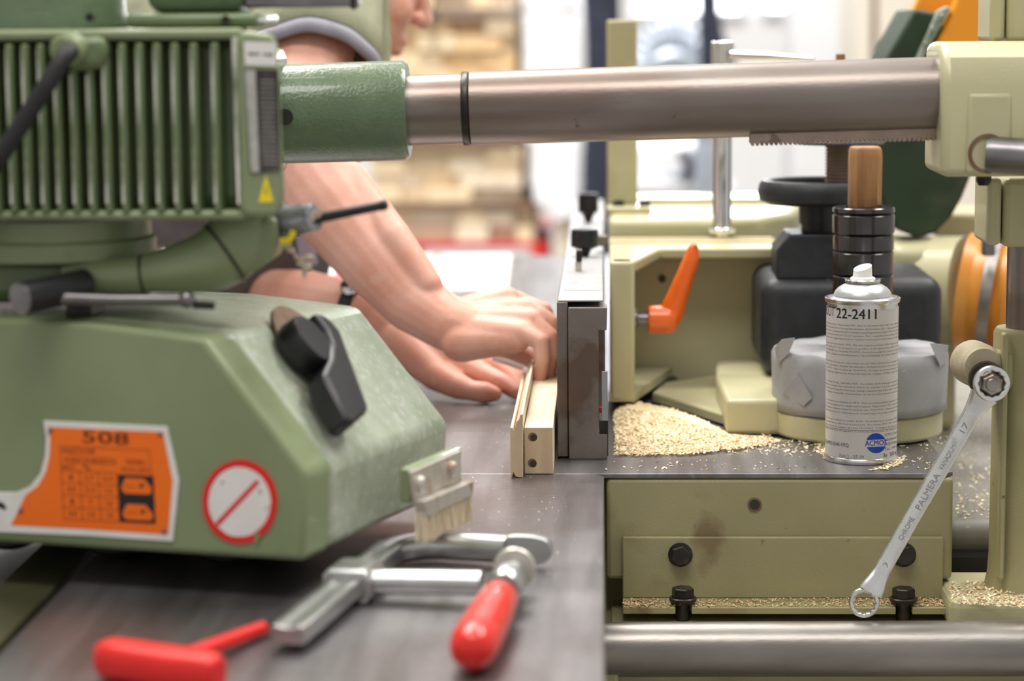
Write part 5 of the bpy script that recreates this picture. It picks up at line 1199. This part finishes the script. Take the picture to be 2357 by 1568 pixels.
# cloth hanging in front of the neck
sh.capsule(K(812, -60, 2.74), K(846, 150, 2.76), .040, .028); sh.capsule(K(800, -40, 2.75), K(800, 200, 2.78), .045, .040); sh.capsule(K(760, 60, 2.72), K(790, 220, 2.76), .04, .045)
so_ = sh.obj('t_shirt', 'shirt', pe, True, ang=180)
r = so_.modifiers.new('remesh', 'REMESH'); r.mode = 'VOXEL'; r.voxel_size = .005; r.use_smooth_shade = True
r = so_.modifiers.new('smooth', 'SMOOTH'); r.iterations = 6
tx = bpy.data.textures.new('folds', 'CLOUDS'); tx.noise_scale = .05; dm = so_.modifiers.new('folds', 'DISPLACE'); dm.texture = tx; dm.strength = .010; dm.mid_level = .5
# sleeve, ribbed hem and dark stitch line: rings along the arm, each ring lies in a plane tilted towards the elbow
s_ax = (K(712, 150, 2.61)-SR).normalized()
def sring(c, rx, ry, n=56, tilt=0.):
    a = V((1, 0, 0)); a = (a-s_ax*a.dot(s_ax)).normalized(); b = s_ax.cross(a); out = []
    for i in range(n):
        t = 2*math.pi*i/n; f = 1+.02*math.sin(5*t+1)+.012*math.sin(9*t); out.append(c+a*(math.cos(t)*rx*f)+b*(math.sin(t)*ry*f)+s_ax*(tilt*math.cos(t)))
    return out
def loft(rings, name, mat, parent, thick=.002):
    n = len(rings[0]); vs = [v for r_ in rings for v in r_]; fs = []
    for k_ in range(len(rings)-1): fs += [(k_*n+i, k_*n+(i+1) % n, k_*n+n+(i+1) % n, k_*n+n+i) for i in range(n)]
    o = MB().faces(vs, fs).obj(name, mat, parent, True, ang=180); q = o.modifiers.new('so', 'SOLIDIFY'); q.thickness = thick; q.offset = 0; return o
h_c = K(718, 172, 2.61)
rg = [sring(SR+(h_c-SR)*t, .070+.002*t, .072) for t in (.0, .25, .5, .75, .93)]
slv = loft(rg, 'sleeve', 'shirt', pe, .003)
loft([sring(SR+(h_c-SR)*t, .0715, .0732) for t in (.925, .935)], 'sleeve_seam', 'stitch', slv, .0036)
hem = [sring(SR+(h_c-SR)*t, r_, r_+.001) for t, r_ in ((.935, .0715), (.975, .0705), (1.02, .068))]
loft(hem, 'sleeve_hem', 'shirt_rib', slv, .004)
# apron wrapped round the hips
ac = V((-.535, 2.88, 0)); rg = []
for z in (.45, .60, .75, .9, .98, 1.06, 1.15):
    out = []; n = 60
    for i in range(n):
        t = math.radians(-150+300*i/(n-1)); f = 1+.035*math.sin(9*t+z*6)*(.5+.5*math.cos(t)); ln = (z-.9)*.28
        out.append(V((ac.x+ln+math.cos(t)*.178*f, ac.y+math.sin(t)*.215*f, z)))
    rg.append(out)
n = 60; vs = [v for r_ in rg for v in r_]; fs = []
for k_ in range(len(rg)-1): fs += [(k_*n+i, k_*n+i+1, k_*n+n+i+1, k_*n+n+i) for i in range(n-1)]
ap = MB().faces(vs, fs).obj('apron', 'apron', pe, True, ang=180); q = ap.modifiers.new('so', 'SOLIDIFY'); q.thickness = .004
MB().tube([K(700, 540, 2.70), K(706, 575, 2.70), K(712, 610, 2.70)], .010, 10, flat=.3).obj('apron_strap', 'apron_strap', ap)
# trousers and shoes
tr_ = MB()
for s_ in (-.10, .10):
    hp_ = PV+V((-.01, s_, -.03)); kn = V((-.63, 2.92+s_*1.1, .50)); an = V((-.70, 2.92+s_*1.1, .12))
    tr_.capsule(hp_, kn, .105, .078, 20); tr_.capsule(kn, an, .078, .066, 20)
to = tr_.obj('trousers', 'apron', pe, True, ang=180); r = to.modifiers.new('remesh', 'REMESH'); r.mode = 'VOXEL'; r.voxel_size = .01; r.use_smooth_shade = True
for s_ in (-.11, .11):
    c = V((-.70, 2.92+s_, 0)); m = MB().capsule(c+V((-.04, 0, .045)), c+V((.14, 0, .04)), .045, .04); m.obj('shoe', 'black_plastic', pe)
# watch on the left wrist
wd = (LW-K(700, 694, 2.68)).normalized(); wc = LW-wd*.010
wa = MB().lathe(wc-wd*.010, wd, [(0, .0290), (.001, .0305), (.019, .0300), (.020, .0285)], 40, cap=False).obj('watch_strap', 'black_plastic', pe)
wn = (V((0, -.55, .83))-wd*wd.dot(V((0, -.55, .83)))).normalized()
MB().lathe(wc+wn*.0285, wn, [(0, .0150), (.005, .0155), (.008, .0140)], 32).obj('watch_case', 'chrome', wa)
MB().lathe(wc+wn*.0366, wn, [(0, .0125), (.0003, .0125)], 28).obj('watch_dial', 'ink_black', wa)

# ================================================================== LOOSE THINGS ON THE FAR TABLE
def sheet(pts, label, name='paper_sheet', th=.0008, mat='paper', lift=.0003):
    o = MB().prism([Pz(x, y, TZ+lift) for x, y in pts], (0, 0, th)).obj(name, mat, None, False); return tag(o, label, 'paper')
ps = thing('paper_sheet', tuple(Pz(1060, 640, TZ)), 'white paper sheet with grey printed spot lying behind the right hand', 'paper')
MB().prism([Pz(x, y, TZ+.0004) for x, y in ((940, 588), (1176, 586), (1166, 666), (945, 668))], (0, 0, .0008)).obj('paper', 'paper', ps, False)
P = [(1008+27*math.cos(t), 600+14*math.sin(t)) for t in [2*math.pi*i/20 for i in range(20)]]
MB().faces([Pz(x, y, TZ+.0016) for x, y in P], [tuple(range(20))]).obj('printed_spot', 'plate_silver', ps, False)
sheet([(705, 604), (905, 600), (900, 668), (712, 672)], 'white paper sheet behind the left wrist beside the apron')
o = MB().prism([Pz(x, y, TZ+.0015) for x, y in ((752, 640), (778, 630), (790, 640), (762, 650))], (0, 0, .003)).obj('red_clip', 'red_plastic', None, False, .0006); tag(o, 'tiny red clip on the paper behind the forearm', 'clip')
ab_, bb_ = Pz(690, 672, TZ), Pz(1000, 655, TZ)
o = MB().prism([Pz(x, y, TZ+.0018) for x, y in ((690, 664), (905, 648), (935, 674), (700, 690))], (0, 0, .010)).obj('pine_offcut', 'pine', None, False, .001); tag(o, 'flat pine offcut lying behind the watch wrist', 'offcut')
o = MB().prism([Pz(x, y, TZ+.0003) for x, y in ((700, 580), (752, 578), (756, 598), (705, 601))], (0, 0, .020)).obj('grey_bar', 'rod_steel', None, False, .002); tag(o, 'short dark steel bar on the far table behind the forearm', 'bar')
# white strip between the fingers
st0, st1 = K(1136, 822, 2.492), K(1203, 846, 2.478)
o = MB().tube(curve([st0, (st0+st1)/2, st1], 4), [.0042, .0040, .0040, .0038, .0038, .0036, .0036, .0034, .0034], 12, flat=.55).obj('white_strip', 'cap_white', None); tag(o, 'white plastic strip pinched between the fingers above the moulding', 'strip')

# ================================================================== SAWDUST
rs = random.Random(11)
def inside(x, y, poly):
    c = False; j = len(poly)-1
    for i in range(len(poly)):
        if (poly[i][1] > y) != (poly[j][1] > y) and x < (poly[j][0]-poly[i][0])*(y-poly[i][1])/(poly[j][1]-poly[i][1])+poly[i][0]: c = not c
        j = i
    return c
pile = [(1412, 952), (1430, 940), (1500, 950), (1560, 962), (1640, 990), (1680, 1005), (1770, 1004), (1800, 1018), (1740, 1030), (1600, 1046), (1480, 1050), (1416, 1049)]
def chips(poly, n, zfun, mat, name, label, smin=.0012, smax=.0036, dens=None, parent=None, fn=None):
    m = MB(); vs, fs = [], []; xs_ = [p[0] for p in poly]; ys_ = [p[1] for p in poly]; k_ = 0; tries = 0
    while k_ < n and tries < n*30:
        tries += 1; x, y = rs.uniform(min(xs_), max(xs_)), rs.uniform(min(ys_), max(ys_))
        if not inside(x, y, poly) or (dens and rs.random() > dens(x, y)): continue
        c = fn(x, y) if fn else Pz(x, y, zfun(x, y)); a = rs.uniform(0, 6.28); l_ = rs.uniform(smin, smax); w_ = l_*rs.uniform(.25, .6); ti = rs.uniform(-.5, .5)
        d1 = V((math.cos(a), math.sin(a), ti))*l_*.5; d2 = V((-math.sin(a), math.cos(a), rs.uniform(-.4, .4)))*w_*.5; lift = V((0, 0, abs(d1.z)+abs(d2.z)+.0002)); b0 = len(vs); cu = V((0, 0, rs.uniform(.0, .0008)))
        vs += [c+lift-d1-d2, c+lift-d2+cu, c+lift+d1-d2, c+lift+d1+d2, c+lift+d2+cu, c+lift-d1+d2]; fs += [(b0, b0+1, b0+4, b0+5), (b0+1, b0+2, b0+3, b0+4)]; k_ += 1
    m.faces(vs, fs); o = m.obj(name, mat, parent, False)
    if parent is None: tag(o, label, 'sawdust')
    o['kind'] = 'stuff'; return o
# heap surface
def hgt(x, y):
    d = min((x-1405)/40, (1052-y)/40, 1.0); back = max(0, min(1, (1050-y)/95)); side = max(0, min(1, (1790-x)/170))
    return max(0, min(1, d))*side*(.002+.0055*back*side)
hm = MB(); vs, fs, idx = [], [], {}
for i in range(90):
    for j in range(46):
        x = 1408+i*4.5; y = 934+j*2.7
        if not inside(x, y, pile): continue
        idx[(i, j)] = len(vs); p = Pz(x, y, TZ); vs.append(V((p.x, p.y, TZ+.0004+hgt(x, y)+.0016*(1+noise.noise(V((x*.09, y*.2, 0))))*min(1, hgt(x, y)*300))))
for (i, j) in idx:
    q = [(i, j), (i+1, j), (i+1, j+1), (i, j+1)]
    if all(t in idx for t in q): fs.append(tuple(idx[t] for t in q))
hs_ = hm.faces(vs, fs).obj('sawdust_heap', 'sawdust', None, True, ang=180); tag(hs_, 'heap of pale sawdust on the table behind the fence', 'sawdust', kind='stuff')
chips(pile, 5200, lambda x, y: TZ+hgt(x, y)+.0012, 'chip_pale', 'sawdust_flakes', 'pale flakes covering the sawdust heap', .0014, .0040)
chips(pile, 900, lambda x, y: TZ+hgt(x, y)+.0016, 'chip_tan', 'sawdust_flakes', 'tan flakes mixed into the sawdust heap', .0014, .0040)
band = [(1660, 1000), (1900, 1022), (1900, 1062), (1800, 1052), (1660, 1048)]
chips(band, 520, lambda x, y: TZ+.0002, 'chip_pale', 'wood_chips', 'loose wood chips between the sawdust heap and the spray can', .0012, .0036, lambda x, y: max(.05, 1-(y-1000)/50))
chips([(2050, 1068), (2064, 1058), (2085, 1050), (2075, 1070), (2040, 1082), (2000, 1084)], 200, lambda x, y: TZ+.0003, 'chip_pale', 'wood_chips', 'small pile of wood chips at the foot of the spray can', .0014, .0040)
chips([(1870, 1015), (1900, 1010), (1900, 1050), (1885, 1050)], 130, lambda x, y: TZ+.0004, 'chip_pale', 'wood_chips', 'wood chips against the cutter base behind the spray can', .0014, .0036)
chips([(1396, 1056), (1890, 1062), (1890, 1086), (1396, 1086)], 60, lambda x, y: TZ+.0002, 'chip_pale', 'wood_chips', 'sparse wood chips along the bare front strip of the main table', .001, .0034)
chips([(2070, 1020), (2180, 1000), (2190, 1082), (2080, 1082)], 90, lambda x, y: TZ+.0002, 'chip_pale', 'wood_chips', 'sparse wood chips right of the spray can on the main table', .001, .003)
chips([(1060, 940), (1180, 930), (1390, 1300), (1390, 1560), (800, 1400), (1000, 1150)], 170, lambda x, y: TZ+.0002, 'chip_pale', 'wood_chips', 'fine wood crumbs scattered on the front table', .0006, .0018, lambda x, y: max(.05, 1-(y-930)/420))
chips([(2200, 930), (2300, 930), (2296, 1195), (2200, 1195)], 330, lambda x, y: .8153, 'chip_pale', 'wood_chips', 'wood chips on the grey sliding way', .0012, .0042)
chips([(2200, 1040), (2296, 1040), (2296, 1180), (2200, 1180)], 20, lambda x, y: .8155, 'chip_tan', 'wood_chips', 'brown wood chips on the grey sliding way', .002, .005)
chips([(2186, 1340), (2300, 1340), (2357, 1372), (2357, 1400), (2186, 1392)], 420, lambda x, y: .7833, 'chip_tan', 'wood_chips', 'tan wood chips on the cream ledge at the foot of the stand', .0012, .0040, lambda x, y: .25+.75*(x-2186)/170)
chips([(2186, 1340), (2300, 1340), (2357, 1372), (2357, 1400), (2186, 1392)], 260, lambda x, y: .7835, 'chip_pale', 'wood_chips', 'pale wood chips on the cream ledge at the foot of the stand', .0012, .0040)
fl = [(1436, 1380), (2172, 1378), (2178, 1396), (1436, 1398)]
chips(fl, 1500, lambda x, y: z0f+.0003, 'chip_tan', 'wood_chips', 'tan wood chips lying along the flange of the angle bracket', .001, .0034, lambda x, y: .35+.65*(abs(x-1800)/370)**2)
